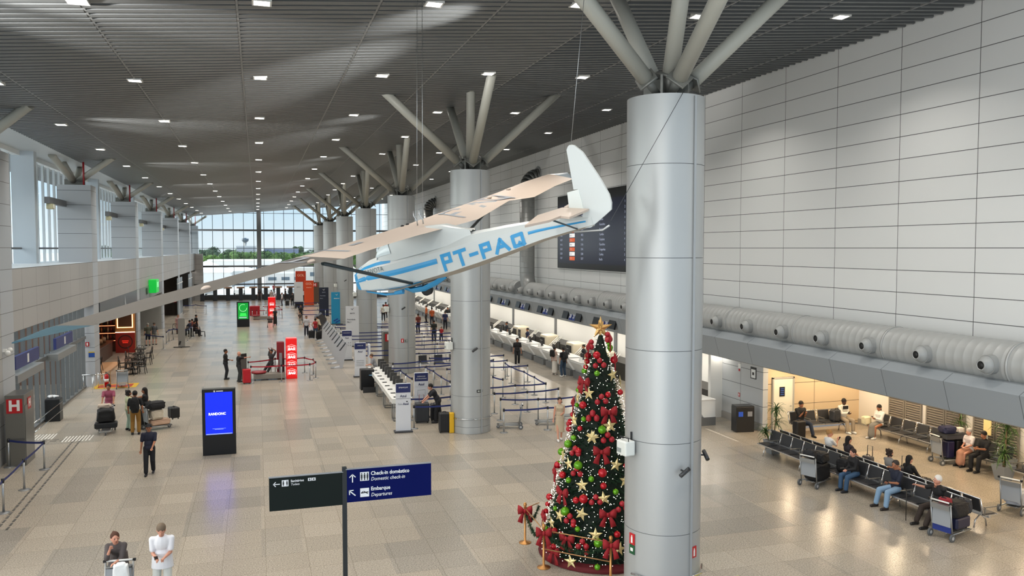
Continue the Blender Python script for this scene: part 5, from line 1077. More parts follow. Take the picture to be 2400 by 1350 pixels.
# two materials: underside bevel beige, rest white; blue nose trim painted as separate thin skin
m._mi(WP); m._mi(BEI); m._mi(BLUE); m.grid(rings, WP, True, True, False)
for f in m.bm.faces:
    f.smooth = False
fu = m.build('fuselage', None, t)
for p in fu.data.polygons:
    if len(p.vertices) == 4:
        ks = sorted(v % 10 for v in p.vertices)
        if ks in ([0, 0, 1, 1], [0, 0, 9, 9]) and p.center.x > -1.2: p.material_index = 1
    if p.center.x < -1.74: p.material_index = 2
def interp(x, k):
    for a, b in zip(prof, prof[1:]):
        if a[0] <= x <= b[0]: f = (x - a[0]) / (b[0] - a[0]); return a[k] + f * (b[k] - a[k])
    return prof[-1][k]
def hw(x):
    for (a, wa), (b, wb) in zip(zip(prof, halfw), zip(prof[1:], halfw[1:])):
        if a[0] <= x <= b[0]: f = (x - a[0]) / (b[0] - a[0]); return wa + f * (wb - wa)
    return .05
def skin(x, f, e=.006):
    """point on the port side at height fraction f"""
    zt, zb, w = interp(x, 1), interp(x, 2), hw(x); F = [0, .13, .45, .74, .93, 1]; Wd = [0, .95, 1, .96, .55, 0]
    for a, b, c_, d in zip(F, F[1:], Wd, Wd[1:]):
        if a <= f <= b: k = (f - a) / (b - a); return Vector((x, zb + f * (zt - zb), w * (c_ + k * (d - c_)) + e))
def stripe(xs, f0, f1, name, mat=BLUE):
    for s in (1, -1):
        m = MB(); m.grid([[Vector((q.x, q.y, q.z * s)) for q in (skin(x, f0(x)), skin(x, (f0(x) + f1(x)) / 2, .012), skin(x, f1(x)))] for x in xs], mat, False, False, False); m.build(name, mat, t)
fr = lambda a, b, n: [a + (b - a) * i / n for i in range(n + 1)]
stripe(fr(-1.9, -1.55, 5), lambda x: .06, lambda x: .93, 'nose_paint')
stripe(fr(-1.72, .34, 10), lambda x: .44, lambda x: .58, 'side_stripe')
stripe(fr(-1.72, -.75, 8), lambda x: .78, lambda x: .86, 'upper_stripe')
stripe(fr(-1.72, -.2, 8), lambda x: .07, lambda x: .15, 'lower_stripe')
stripe(fr(2.35, 3.5, 6), lambda x: .50, lambda x: .62, 'tail_stripe')
# registration on the port side
def side_text(s_, x, f, size, bold=.015, sx=1, mat=BLUE, sh=0):
    p = skin(x, f, .05); p2 = skin(x + 1, f, .02); d = (p2 - p).normalized(); z = Vector((0, 0, 1)); z = (z - d * z.dot(d)).normalized(); y = z.cross(d)
    o = text(t, s_, size, p, (0, 0, 0), mat, 'LEFT', 'registration_lettering', bold, sh); o.matrix_local = Matrix.Translation(p) @ Matrix((d, y, z)).transposed().to_4x4() @ Matrix.Diagonal((sx, 1, 1, 1))
def side_bars(x0, w, h, bars, th=.085):
    m = MB()
    for a, b, c_, d in bars:
        p, q = Vector((x0 + a * w, b * h, 0)), Vector((x0 + c_ * w, d * h, 0)); th_ = th; v = (q - p).normalized(); n_ = Vector((-v.y, v.x, 0)) * th / 2; p = p - v * th / 2; q = q + v * th / 2
        R2 = []
        for k in range(5):
            c0 = p.lerp(q, k / 4); R2.append([c0 - n_, c0 + n_])
        out = []
        for r_ in R2:
            o_ = []
            for u in r_:
                x = u.x; zt, zb = interp(x, 1), interp(x, 2); f_ = min(.73, .22 + u.y / (zt - zb)); o_.append(skin(x, f_, .008))
            out.append(o_)
        m.grid(out, BLUE, False, False, False)
    m.build('registration_lettering', BLUE, t)
Pb = [(0, 0, 0, 1), (0, 1, 1, 1), (1, 1, 1, .5), (1, .5, 0, .5)]; Tb = [(.5, 0, .5, 1), (0, 1, 1, 1)]; Ab = [(0, 0, .5, 1), (.5, 1, 1, 0), (.25, .4, .75, .4)]; Qb = [(0, .08, 0, .95), (.1, 1, .9, 1), (1, .95, 1, .08), (.9, 0, .1, 0), (.6, .2, 1, -.08)]
for bars, x, w_ in ((Pb, .47, .17), (Tb, .76, .22), ([(0, .5, 1, .5)], 1.09, .13), (Pb, 1.34, .17), (Ab, 1.63, .26), (Qb, 2.02, .2)): side_bars(x, w_, .31 - x * .055, bars, .07)
side_text('GAIVOTA', -1.42, .68, .15, -.002, .75, M('3a4e52', .5))
# canopy / cabin
m = MB()
cab = [(-1.15, -.35, -.5, .16), (-.98, -.14, -.5, .25), (-.6, -.02, -.5, .29), (0, .02, -.5, .29), (.55, -.06, -.5, .24), (1.15, -.33, -.5, .12)]
m.grid([[(x, b, w), (x, (a + b) / 2 + .1, w * .98), (x, a - .02, w * .7), (x, a, 0), (x, a - .02, -w * .7), (x, (a + b) / 2 + .1, -w * .98), (x, b, -w)] for x, a, b, w in cab], WP, False, False, True)
m.build('cabin', WP, t)
MB().grid([[(x, b + .16, w + .008), (x, (a + b) / 2 + .13, w * .98 + .008), (x, a - .05, w * .72 + .01)] for x, a, b, w in [(-1.12, -.36, -.52, .18), (-.98, -.15, -.5, .25), (-.68, -.05, -.5, .285)]], M('c3d0d4', .08), False, False).build('canopy_window', None, t)
MB().tube([(-1.14, -.45, .19), (-1.0, -.17, .2), (-.95, -.12, 0), (-1.0, -.17, -.2)], .012, None, 6).build('canopy_frame', M('aab4b6', .3), t)
# wing from measured stations
wing = [((-0.08, 0.16, 8.65), (0.18, 0.15, 8.64)), ((-0.35, 0.18, 8.09), (0.50, 0.09, 8.07)), ((-0.40, 0.18, 6.55), (0.55, 0.06, 6.53)), ((-0.44, 0.14, 5.33), (0.58, 0.03, 5.31)), ((-0.47, 0.12, 4.41), (0.61, -0.00, 4.39)), ((-0.48, 0.12, 3.49), (0.60, -0.09, 3.48)), ((-0.49, 0.10, 2.47), (0.61, -0.09, 2.46)), ((-0.50, 0.09, 1.24), (0.61, -0.11, 1.23)), ((-0.51, 0.10, -0.10), (0.61, -0.16, -0.10)), ((-0.49, 0.14, -1.44), (0.59, -0.20, -1.42)), ((-0.48, 0.16, -3.10), (0.62, -0.03, -3.11)), ((-0.44, 0.22, -4.75), (0.57, -0.14, -4.72)), ((-0.38, 0.29, -6.42), (0.53, -0.04, -6.39)), ((-0.33, 0.31, -8.07), (0.48, -0.01, -8.03)), ((-0.09, 0.22, -9.19), (0.12, -0.19, -9.11))]
def wing_panel(sts, name, mat):
    m = MB(); rings = []
    for le, te in sts:
        le, te = Vector(le), Vector(te); c_ = te - le; L = c_.length; up = Vector((0, 1, 0)) * .055 * L
        rings.append([le, le + c_ * .08 + up * .75, le + c_ * .3 + up * 1.15, le + c_ * .65 + up * .6, te, le + c_ * .6 - up * .35, le + c_ * .15 - up * .5])
    m.grid(rings, mat, True, True, True); o = m.build(name, mat, t); o.data.set_sharp_from_angle(angle=.9); return o
def ptw(f, c_):   # f = station coordinate, c = chord fraction
    i = min(int(f), len(wing) - 2); k = f - i; a = Vector(wing[i][0]).lerp(Vector(wing[i + 1][0]), k); b = Vector(wing[i][1]).lerp(Vector(wing[i + 1][1]), k); q = a.lerp(b, c_); P_ = ((0, 0), (.08, .75), (.3, 1.15), (.65, .6), (1, 0))
    for (u, v), (u2, v2) in zip(P_, P_[1:]):
        if u <= c_ <= u2: q.y += .055 * (b - a).length * (v + (v2 - v) * (c_ - u) / (u2 - u)) + .006; break
    return q
wing_panel(wing[0:2], 'wing_tip', M('1a4452', .55)); wing_panel(wing[1:6], 'outer_wing', M('524e48', .6)); wing_panel(wing[5:len(wing) - 1], 'wing_centre', CREAM); wing_panel(wing[-2:], 'wing_tip', M('8ea0ac', .3))  # port outer panel and port tip carry shade in their darker colour
# wing lettering, flat bars on the top fabric
WL = M('8c939c', .5)
def wletter(f0, f1, segs):
    m = MB()
    for (a, b, c_, d) in segs:
        F0, F1 = f0 + (f1 - f0) * a, f0 + (f1 - f0) * c_; dx, dy = F1 - F0, d - b; L = math.hypot(dx, dy); nx, ny = -dy / L * .045, dx / L * .045; N = 10; R2 = []
        for k in range(N + 1):
            u, v = F0 + dx * k / N, b + dy * k / N; R2.append([ptw(u - nx, v - ny), ptw(u, v), ptw(u + nx, v + ny)])
        m.grid(R2, None, False, False, False)
    m.build('wing_lettering', WL, t)
Pl = [(0, .75, 0, .2), (0, .2, .8, .2), (.8, .2, .8, .45), (.8, .45, 0, .45)]; Tl = [(.5, .75, .5, .2), (0, .2, 1, .2)]; Al = [(0, .75, .5, .2), (.5, .2, 1, .75), (.25, .5, .75, .5)]; Ql = [(0, .2, 0, .7), (0, .7, 1, .7), (1, .7, 1, .2), (1, .2, 0, .2), (.6, .5, 1, .8)]
STN = [-8.45, -7.9, -6.4, -5.2, -4.3, -3.4, -2.4, -1.2, 0.1, 1.4, 3.0, 4.6, 6.2, 7.8, 8.9]
def fs(s_):
    for i in range(len(STN) - 1):
        if STN[i] <= s_ <= STN[i + 1]: return i + (s_ - STN[i]) / (STN[i + 1] - STN[i])
for a, b, L_ in ((-4.0, -3.4, Pl), (-3.2, -2.5, Tl), (-2.35, -2.0, [(0, .45, 1, .45)]), (1.35, 2.1, Pl), (2.35, 2.95, Al), (3.15, 3.9, Ql)): wletter(fs(a), fs(b), L_)
# tail
fin = [(3.51, 0.61), (3.55, 0.66), (3.59, 0.68), (3.67, 0.65), (3.79, 0.49), (3.88, 0.23), (3.99, -0.10), (4.06, -0.38), (4.06, -0.54), (4.02, -0.66), (3.88, -0.73), (3.55, -0.88), (3.35, -0.84), (3.52, -0.51), (3.53, -0.14), (3.43, -0.12), (3.48, 0.33)]
MB().prism(fin, -.035, .035).build('rudder', WT, t)
MB().prism([(3.30, -0.14), (3.53, -0.14), (3.52, -0.57), (3.25, -0.43)], -.05, .05).build('fin', M('dde3df', .3), t)
tp = [(3.22, 2.1), (3.03, 1.05), (3.12, 0.05), (3.62, 0.05), (3.61, 0.55), (3.6, 1.05), (3.42, 1.0), (3.4, 1.5)]
a2 = Vector((.955, -.296, 0)); n2 = Vector((.296, .955, 0))
for s in (1, -1):
    pts = [Vector((a, -.513 - .31 * (a - 3.489), -s_ * s)) for a, s_ in tp]
    MB().grid([[p - n2 * .02 for p in pts], [p + n2 * .02 for p in pts]], CREAM, smooth=False).build('tailplane', CREAM, t)
MB().tube([(3.3, -.84, .06), (3.3, -.47, 1.2)], .016).build('tail_strut', M('33474e', .4), t)
p = prof[-1]; MB().tube([(3.2, -.88, 0), (3.75, -.98, 0), (3.9, -.93, 0)], .018, None, 6).build('tail_skid', M('c0c4c4', .4, .4), t)
for s in (1, -1):
    a = skin(-.38, .13); a = Vector((a.x, a.y, a.z * s)); b = Vector((0.09, -0.07, 3.40)); b = Vector((b.x, b.y, b.z * s)) if s == 1 else Vector((0.11, 0.02, -3.40))
    MB().tube([a, b], .035, None, 8).build('wing_strut', M('2f3b3f', .4), t)
MB().grid([[(x, interp(x, 2) + .06 - d, w), (x, interp(x, 2) - .02 - d * 1.3, w * .5), (x, interp(x, 2) - .03 - d * 1.3, -w * .5), (x, interp(x, 2) + .06 - d, -w)] for x, d, w in ((-.8, 0, .02), (-.6, .07, .1), (-.3, .1, .13), (.0, .06, .1), (.25, 0, .02))], BLUE, False, False).build('wheel_fairing', BLUE, t)
MB().tube([(-.28, -1.27, -.05), (-.28, -1.27, .05)], .12, None, 20).build('wheel', RUBBER, t)
MB().tube([(-1.75, -1.0, 0), (-1.3, -1.16, 0), (-.85, -1.22, 0)], [.015, .028, .022], None, 8).box((-.95, -1.17, 0), (.2, .06, .1)).build('nose_skid', BLUE, t)
def loc(p): return AM.inverted() @ Vector(p)
W0 = AM.translation
for dx, nm in ((-.04, 'x'), (.1, 'y')): MB().tube([(0 + dx, .1, 0), loc((W0.x + dx * .7 + .0, W0.y, 13.3))], .005, None, 5).build('suspension_cable', STEEL, t); MB().tube([(dx, .05, 0), (dx + .02, .15, 0), (dx - .02, .25, 0), (dx, .35, 0)], .014, None, 6).build('shackle', STEEL, t)
MB().tube([(3.6, .66, 0), loc((W0.x + 2.75, W0.y - 2.3, 13.5))], .005, None, 5).build('tail_cable', STEEL, t)
MB().tube([(3.95, -.85, 0), loc((8.43, 15.0, 10.85))], .006, None, 5).build('guy_wire', M('3a3c3e', .4), t)
for f, c_ in ((2.3, .75), (4.4, .8), (10.3, .35), (11.2, .2)): MB().ball(ptw(min(f, len(wing) - 1.2), c_), (.07, .04, .07), None, 8).build('control_horn', CREAM, t)
MB().ball(ptw(7.9, .12), (.04, .03, .04), None, 8).ball(ptw(8.05, .12), (.04, .03, .04), None, 8).build('fuel_cap', BLACK, t)
# ------------------------------------------------ people
SK = {'l': 'c89078', 'm': 'a06a4c', 'd': '4a2c1e', 't': 'b57a5c'}
def two_bone(a, b, l1, l2, hint):
    a, b = Vector(a), Vector(b); d = b - a; L = min(d.length, (l1 + l2) * .998); d.normalize(); b = a + d * L
    x = (l1 * l1 - l2 * l2 + L * L) / (2 * L); h = math.sqrt(max(l1 * l1 - x * x, 0)); hint = Vector(hint); hint = hint - d * hint.dot(d)
    return a + d * x + hint.normalized() * h, b
PLAB = set()
def person(lab, loc, face, h=1.72, top=('101012', 's'), bot=('1b2230', 'l'), hair=('17110d', 's'), skin='t', sit=False, lean=0., rh=None, lh=None, rf=None, lf=None, turn=0., nod=.1, shoes='141416', vox=.016, z0=0., seat=.47, extra=None, fem=False, twist=0):
    """one figure facing local +Y; top/bot = (colour, cut)"""
    t = thing('person', lab, 'person', (loc[0], loc[1], z0), math.radians(face)); s = h / 1.75; skm = M(SK[skin], .55)
    V = lambda *a: Vector(a) * s
    hip = V(0, 0, .93) if not sit else Vector((0, 0, seat + .09))
    d = Vector((0, math.sin(lean), math.cos(lean))); side = Vector((1, 0, 0)); fwd = Vector((0, math.cos(lean), -math.sin(lean)))
    waist = hip + d * .14 * s; chest = hip + d * .38 * s; neck = hip + d * .53 * s; sh = (.165 if fem else .19) * s
    hd = neck + (d * .75 + Vector((0, .12 + nod * .5, .5))).normalized() * .165 * s
    sR, sL = neck - d * .06 * s + side * sh, neck - d * .06 * s - side * sh
    if rh is None: rh = (.26, .06, .78) if not sit else (.14, .36, seat / s + .17)
    if lh is None: lh = (-.26, .06, .78) if not sit else (-.14, .36, seat / s + .17)
    eR, hR = two_bone(sR, V(*rh), .29 * s, .25 * s, (.38, -.8, -.5)); eL, hL = two_bone(sL, V(*lh), .29 * s, .25 * s, (-.38, -.8, -.5))
    pR, pL = hip + side * .095 * s, hip - side * .095 * s
    if rf is None: rf = (.12, .0) if not sit else (.13, .46)
    if lf is None: lf = (-.12, .0) if not sit else (-.13, .46)
    aR, aL = V(rf[0], rf[1], .085 + (rf[2] if len(rf) > 2 else 0)), V(lf[0], lf[1], .085 + (lf[2] if len(lf) > 2 else 0))
    kR, aR = two_bone(pR, aR, .43 * s, .43 * s, (.15 if sit else .05, 1, .35 if sit else 0)); kL, aL = two_bone(pL, aL, .43 * s, .43 * s, (-.15 if sit else -.05, 1, .35 if sit else 0))
    # continuous body
    b = MB(); hr = .106 * s
    b.ball(hd, (hr * .78, hr * .98, hr * 1.2), None, 14); hf = Matrix.Rotation(turn, 4, 'Z'); hv = hf @ Vector((0, 1, -nod)).normalized()
    b.ball(hd + hv * hr * .3 - Vector((0, 0, hr * .6)), (hr * .5, hr * .58, hr * .55), None, 10)
    b.ball(hd + hv * hr * 1.0 - Vector((0, 0, hr * .22)), (hr * .17, hr * .26, hr * .26), None, 8)
    for k in (-1, 1): b.ball(hd + (hf @ Vector((k * hr * .8, 0, -.1 * hr))), (hr * .14, hr * .24, hr * .32), None, 6)
    b.cap(neck - d * .08 * s, hd - Vector((0, 0, hr * .5)), .058 * s, .052 * s)
    b.ball(chest, (.155 * s, .105 * s, .2 * s), None, 12, Matrix.Rotation(-lean, 4, 'X')); b.ball(waist, (.135 * s, .1 * s, .17 * s), None, 12, Matrix.Rotation(-lean, 4, 'X')); b.ball(hip, (.155 * s, .12 * s, .12 * s), None, 12)
    b.cap(sR, sL, .055 * s, .055 * s)
    for S_, E_, H_ in ((sR, eR, hR), (sL, eL, hL)):
        b.cap(S_, E_, .05 * s, .04 * s); b.cap(E_, H_, .04 * s, .026 * s)
        v = (H_ - E_).normalized(); k = 1 if S_ is sR else -1; pm = H_ + v * .045 * s; b.ball(pm, (.04 * s, .022 * s, .05 * s), None, 8, v.to_track_quat('Z', 'Y').to_matrix().to_4x4())
        lat = v.cross(fwd); lat = lat.normalized() if lat.length > .05 else side; cu = lat.cross(v).normalized()
        for i, L in enumerate((.062, .072, .068, .052)):
            o_ = pm + lat * (.028 - i * .0185) * s * k + v * .03 * s; q = o_ + v * L * .55 * s + cu * .008 * s; b.tube([o_, q, q + (v * .6 + cu * .7) * L * .5 * s], [.0098 * s, .009 * s, .007 * s], None, 6)
        o_ = pm + lat * .034 * s * k; b.tube([o_ - v * .01 * s, o_ + (lat * .5 * k + v * .7 + cu * .3) * .05 * s], [.012 * s, .008 * s], None, 6)
    for P_, K_, A_ in ((pR, kR, aR), (pL, kL, aL)):
        b.cap(P_, K_, .078 * s, .052 * s); b.cap(K_, A_, .054 * s, .034 * s); b.cap(A_ - Vector((0, .03 * s, .03 * s)), A_ + Vector((0, .13 * s, -.05 * s)), .034 * s, .028 * s)
    def fin_(mb, name, mat, v=vox, par=t, it=3):
        o = mb.build(name, mat, par); r = o.modifiers.new('r', 'REMESH'); r.mode = 'VOXEL'; r.voxel_size = v; r.use_smooth_shade = True; sm_ = o.modifiers.new('s', 'SMOOTH'); sm_.iterations = it; sm_.factor = .5; return o
    fin_(b, 'body', skm, min(vox, .0105) if vox < .014 else vox, it=1 if vox < .014 else 2)
    # top
    g = .016 * s; col, cut = top; T = MB(); R4 = Matrix.Rotation(-lean, 4, 'X')
    T.ball(chest + d * .0, (.165 * s + g, .115 * s + g, .2 * s), None, 12, R4); T.ball(waist, (.15 * s + g, .115 * s + g, .19 * s), None, 12, R4); T.ball(hip + d * .01, (.168 * s + g, .13 * s + g, .13 * s), None, 12, R4); T.cap(sR - side * .01, sL + side * .01, .055 * s + g * .7, .055 * s + g * .7)
    if fem: T.cap(chest + V(.075, .07, .02), chest + V(-.075, .07, .02), .07 * s, .07 * s)
    if cut[0] != 'n':
        for S_, E_, H_ in ((sR, eR, hR), (sL, eL, hL)):
            if cut[0] == 's': T.cap(S_, S_.lerp(E_, .72), .056 * s + g * .8, .05 * s + g)
            else: T.cap(S_, E_, .055 * s + g, .046 * s + g); T.cap(E_, E_.lerp(H_, .9 if cut[0] == 'l' else .35), .046 * s + g, .034 * s + g * .8)
    if 'o' in cut: T.lathe([(.01, -.0), (.225 * s, .02), (.195 * s, .36 * s), (.01, .38 * s)], hip + Vector((0, 0, -.17 * s)), None, 18, 1, .74)
    fin_(T, 'shirt' if cut[0] in 'sn' else 'jacket', M(col, .75), max(vox, .012))
    # bottom
    col2, cut2 = bot; B_ = MB(); B_.ball(hip + Vector((0, 0, .0)), (.165 * s + g * .5, .13 * s + g * .5, .13 * s), None, 12)
    if cut2 in 'ls':
        for P_, K_, A_ in ((pR, kR, aR), (pL, kL, aL)):
            B_.cap(P_, K_, .096 * s + g * .4, .074 * s + g * .6)
            if cut2 == 'l': B_.cap(K_, A_.lerp(K_, .1), .074 * s + g * .6, .062 * s + g * .6)
    else:   # skirt or dress down to mid calf
        if not sit: zb = .36 if cut2 == 'd' else .12; B_.lathe([(.01, hip.z + .1), (.15 * s, hip.z + .06), (.17 * s, hip.z - .1 * s), (.19 * s, zb * s), (.01, zb * s)], (0, (kR.y + kL.y) / 4, 0), None, 18, 1.05, .85)
        else:
            B_.cap((pR + pL) / 2, (kR + kL) / 2, .15 * s, .16 * s); B_.cap((kR + kL) / 2, ((aR + aL) / 2).lerp((kR + kL) / 2, .25), .15 * s, .17 * s)
    fin_(B_, {'l': 'trousers', 's': 'shorts', 'd': 'dress_skirt', 'k': 'skirt'}[cut2], M(col2, .8), max(vox, .012))
    for A_ in (aR, aL): MB().cap(A_ + Vector((0, -.05, -.04)) * s, A_ + Vector((0, .16, -.047)) * s, .048 * s, .041 * s).build('shoe', M(shoes, .5), t)
    # hair
    hc, hs = hair
    if hs != 'b':
        H_ = MB(); back = -(hf @ Vector((0, 1, 0))); H_.ball(hd + back * hr * (.2 - .3 * nod) + Vector((0, 0, hr * .34)), (hr * .92, hr * 1.04, hr * 1.04), None, 14)
        if hs in 'lp': H_.cap(hd + back * hr * .6, neck + back * .07 * s - Vector((0, 0, (.2 if hs == 'l' else .12) * s)), hr * (.75 if hs == 'l' else .5), hr * .45)
        if hs == 'u': H_.ball(hd + back * hr * .9 + Vector((0, 0, hr * .9)), hr * .42, None, 8)
        if hs == 'c':
            for i in range(22): a = i * 2.4; H_.ball(hd + back * hr * .35 + Vector((math.cos(a) * hr * .85, math.sin(a) * hr * .7, math.sin(i * 1.7) * hr * .9 + hr * .2)), hr * .36, None, 6)
        if hs == 'k': H_.ball(hd + hf @ Vector((0, hr * 1.15, hr * .55)), (hr * .7, hr * .55, hr * .14), None, 8)
        o = fin_(H_, 'cap' if hs == 'k' else 'hair', M(hc, .8), .011 if vox < .014 else .014, it=1)
        # open the face: hair sits behind the brow
    if vox < .017:
        m = MB()
        for k in (-1, 1): m.ball(hd + (hf @ Vector((k * hr * .33, hr * .9, -hr * .02))), (hr * .13, hr * .1, hr * .07), None, 6)
        m.build('eyes', M('1c1614', .4), t); (MB().ball(hd + (hf @ Vector((0, hr * .86, -hr * .62))), (hr * .26, hr * .09, hr * .06), None, 6).build('mouth', M('7c3c34', .6), t) if nod < .3 else None)
        m = MB()
        for k in (-1, 1): m.ball(hd + (hf @ Vector((k * hr * .34, hr * .93, hr * .17))), (hr * .2, hr * .06, hr * .035), None, 6)
        m.build('eyebrows', M(hc if hs != 'b' else '5a4638', .8), t)
    t['_hd'] = tuple(hd); t['_hR'] = tuple(hR); t['_hL'] = tuple(hL)
    del t['_hd'], t['_hR'], t['_hL']
    bpy.context.view_layer.update() if False else None
    R_ = Matrix.Translation((loc[0], loc[1], z0)) @ Matrix.Rotation(math.radians(face), 4, 'Z')
    return t, R_, hR, hL, hd, chest
def phone(P, w='R', lab='dark phone held by the person'):
    t, R_, hR, hL = P[:4]; p = R_ @ ((hR if w == 'R' else hL) + Vector((0, .05, .03))); o = MB().box((0, 0, 0), (.075, .012, .15), bev=.004).build('phone', M('0f1012', .3)); o.location = p; o.rotation_euler = (-.7, 0, R_.to_euler().z); tag(o, lab, 'phone')
NB_ = .0125
FP = {(1000, 755): (16.55, 82.11), (1013, 762): (16.43, 78.74), (1018, 800): (13.71, 64.90), (1035, 800): (14.28, 64.72), (1044, 772): (16.74, 74.20), (1050, 760): (18.12, 79.15), (446, 786): (-5.70, 75.76), (452, 783): (-5.57, 76.83), (457, 788): (-5.26, 74.90), (461, 782): (-5.27, 77.12), (470, 690): (-9.05, 142.92), (609, 706): (0.24, 121.88), (637, 708): (1.85, 119.43), (643, 690): (2.58, 139.27), (645, 712): (2.23, 115.61), (662, 716): (3.09, 111.86), (670, 704): (3.88, 122.74), (686, 716): (4.39, 111.45), (711, 706): (6.21, 120.00), (899, 752): (12.53, 84.92), (905, 745): (13.34, 88.50), (981, 780): (13.75, 71.91)}
# near, bottom left
person('woman in a grey cardigan leaning on a cart handle, hand at her cheek', (-2.95, 18.95), 178, 1.66, ('4d4645', 'eo'), ('22241f', 'l'), ('4a2c1c', 'u'), 'l', lean=.5, rh=(.07, .52, 1.36), lh=(-.02, .56, 1.06), nod=.0, turn=.45, vox=NB_, fem=True)
P = person('young man in an oversized white t-shirt looking down at his hands, bottom edge', (-2.03, 18.52), 178, 1.76, ('dfe0e4', 'so'), ('c9ccc6', 'l'), ('6e5f4e', 's'), 'l', rh=(.07, .3, 1.07), lh=(-.07, .3, 1.07), nod=.55, shoes='dddddd', vox=NB_, lean=.06); phone(P, 'R', 'small phone in the hands of the young man in the white t-shirt')
person('guard in dark navy uniform and cap walking toward the camera', (-3.55, 29.35), 180, 1.72, ('10142a', 's'), ('0c0e14', 'l'), ('0c0d12', 'k'), 'm', rh=(.27, .05, .76), lh=(-.12, .3, .98), rf=(.1, .16), lf=(-.1, -.14, .03), nod=.1, vox=NB_)
P = person('man in a plain pink t-shirt pushing the heaped cart', ((-6.19, 37.85)[0], (-6.19, 37.85)[1] + .45), 183, 1.76, ('8e4258', 's'), ('8c8488', 'l'), ('15100d', 's'), 'm', rh=(.22, .42, 1.02), lh=(-.22, .42, 1.02), turn=-.35, vox=NB_)
P = person('man in black t-shirt and mustard trousers seen from behind, wearing a black backpack', (-4.84, 35.92), 0, 1.8, ('0f0f12', 's'), ('8a6428', 'l'), ('120e0c', 's'), 'm', rh=(.26, .1, .9), lh=(-.26, .12, .9), vox=NB_)
bp_ = P[1] @ Vector((0, -.22, 1.02)); bag(tuple(bp_), 0, (.34, .2, .52), '0b0b0d', 'black backpack worn by the man in mustard trousers', 'backpack', 'backpack')
person('dark haired woman in a pale yellow top hugging someone, beside the backpacker', (-5.22, 36.86), -55, 1.68, ('b9bc98', 's'), ('a8c0b0', 'l'), ('17110d', 'c'), 'm', rh=(-.05, .42, 1.25), lh=(-.2, .3, 1.0), fem=True, vox=NB_, turn=-.2)
person('long haired woman in a black dress with an arm round her friend', (-4.60, 37.00), 75, 1.74, ('111114', 'n'), ('111114', 'k'), ('140e0b', 'l'), 'm', rh=(.2, .1, .9), lh=(-.08, .52, 1.38), fem=True, vox=NB_)
# wrapping stand
person('man in black with a belly standing left of the bald man', (-1.84, 49.60), -95, 1.76, ('0c0c0f', 'e'), ('14161e', 'l'), ('1a1512', 's'), 'm', rh=(-.05, .3, 1.1), lh=(-.1, .28, 1.1))
person('bald man in black pointing with an outstretched arm beside the leaning board', (-1.09, 48.42), -75, 1.74, ('0e0e11', 's'), ('2a2c2e', 'l'), ('000000', 'b'), 'l', rh=(.1, .55, 1.4), lh=(-.25, .1, .85))
person('man sitting with both hands on his head behind the red belts', (0.70, 50.64), 140, 1.74, ('2e2a2c', 's'), ('121214', 'l'), ('120e0c', 's'), 'm', sit=True, seat=.62, lean=-.12, rh=(.14, .0, 1.58), lh=(-.14, .0, 1.58), rf=(.15, .62), lf=(-.15, .6))
t = thing('stool', 'dark stool under the man with his hands on his head', 'stool', (0.70, 50.64)); MB().cyl((0, 0, .53), .2, .06, n=20).build('seat', BLACK, t); MB().tube([(0, 0, 0), (0, 0, .55)], .03).cyl((0, 0, 0), .2, .03).build('base', STEEL, t)
# middle distance
person('person in a light shirt and dark jeans walking with a shoulder bag', (4.00, 72.36), 175, 1.74, ('b9b8bc', 's'), ('151a2a', 'l'), ('1c1512', 's'), 'm', rf=(.12, .1), lf=(-.1, -.1))
person('woman in a red top and jeans with hand on hip beside black luggage', (4.60, 70.06), -10, 1.7, ('9c1c24', 'n'), ('2c4660', 'l'), ('15100d', 'u'), 'm', lh=(-.22, .0, 1.02), fem=True)
person('man in a cream shirt stooping over the black luggage by the terminals', (5.12, 72.37), 60, 1.7, ('b8a890', 's'), ('2a2622', 'l'), ('15100d', 's'), 'm', lean=.35)
suitcase((4.29, 70.16), 0, (.5, .35, .62), '0e1014', 'dark round shouldered suitcase left of the woman in the red top', handle=False); bag((4.94, 68.95), 0, (.75, .5, .75), '0a0a0c', 'large black travel bag right of the woman in the red top')
t = thing('baby_stroller', 'baby stroller pushed toward the camera in the middle of the hall', 'stroller', (1.11, 81.27), PI)
MB().box((0, 0, .55), (.42, .6, .12), rot=Matrix.Rotation(.4, 4, 'X'), bev=.03).build('seat', M('3a3030', .6), t); MB().tube([(-.25, -.5, 1.0), (-.25, .3, .15)], .016).tube([(.25, -.5, 1.0), (.25, .3, .15)], .016).tube([(-.25, -.5, 1.0), (.25, -.5, 1.0)], .02).tube([(-.25, .1, .4), (-.25, -.35, .12)], .014).tube([(.25, .1, .4), (.25, -.35, .12)], .014).build('frame', GREY, t)
MB().lathe([(0, 0), (.26, -.1), (.28, -.3)], (0, -.1, 1.0), None, 14).build('hood', M('5a4440', .7), t)
for x, y in ((-.26, .32), (.26, .32), (-.26, -.38), (.26, -.38)): MB().tube([(x - .02, y, .1), (x + .02, y, .1)], .1, None, 12).build('wheel', RUBBER, t)
person('person in a black dress pushing the baby stroller', (1.62, 83.38), 170, 1.7, ('15110f', 's'), ('15110f', 'k'), ('120e0c', 'l'), 'm', rh=(.15, .4, 1.0), lh=(-.2, .4, 1.0), fem=True)
person('child in patterned clothes walking near the grey totem', (4.01, 83.58), 170, 1.2, ('4a3c34', 's'), ('9a9288', 's'), ('3a2418', 'l'), 'l')
person('woman in black with a bag slung behind the child, by the grey totem', (4.29, 87.50), 170, 1.68, ('141214', 's'), ('1a1a1e', 'l'), ('2a1a12', 'l'), 'm', fem=True)
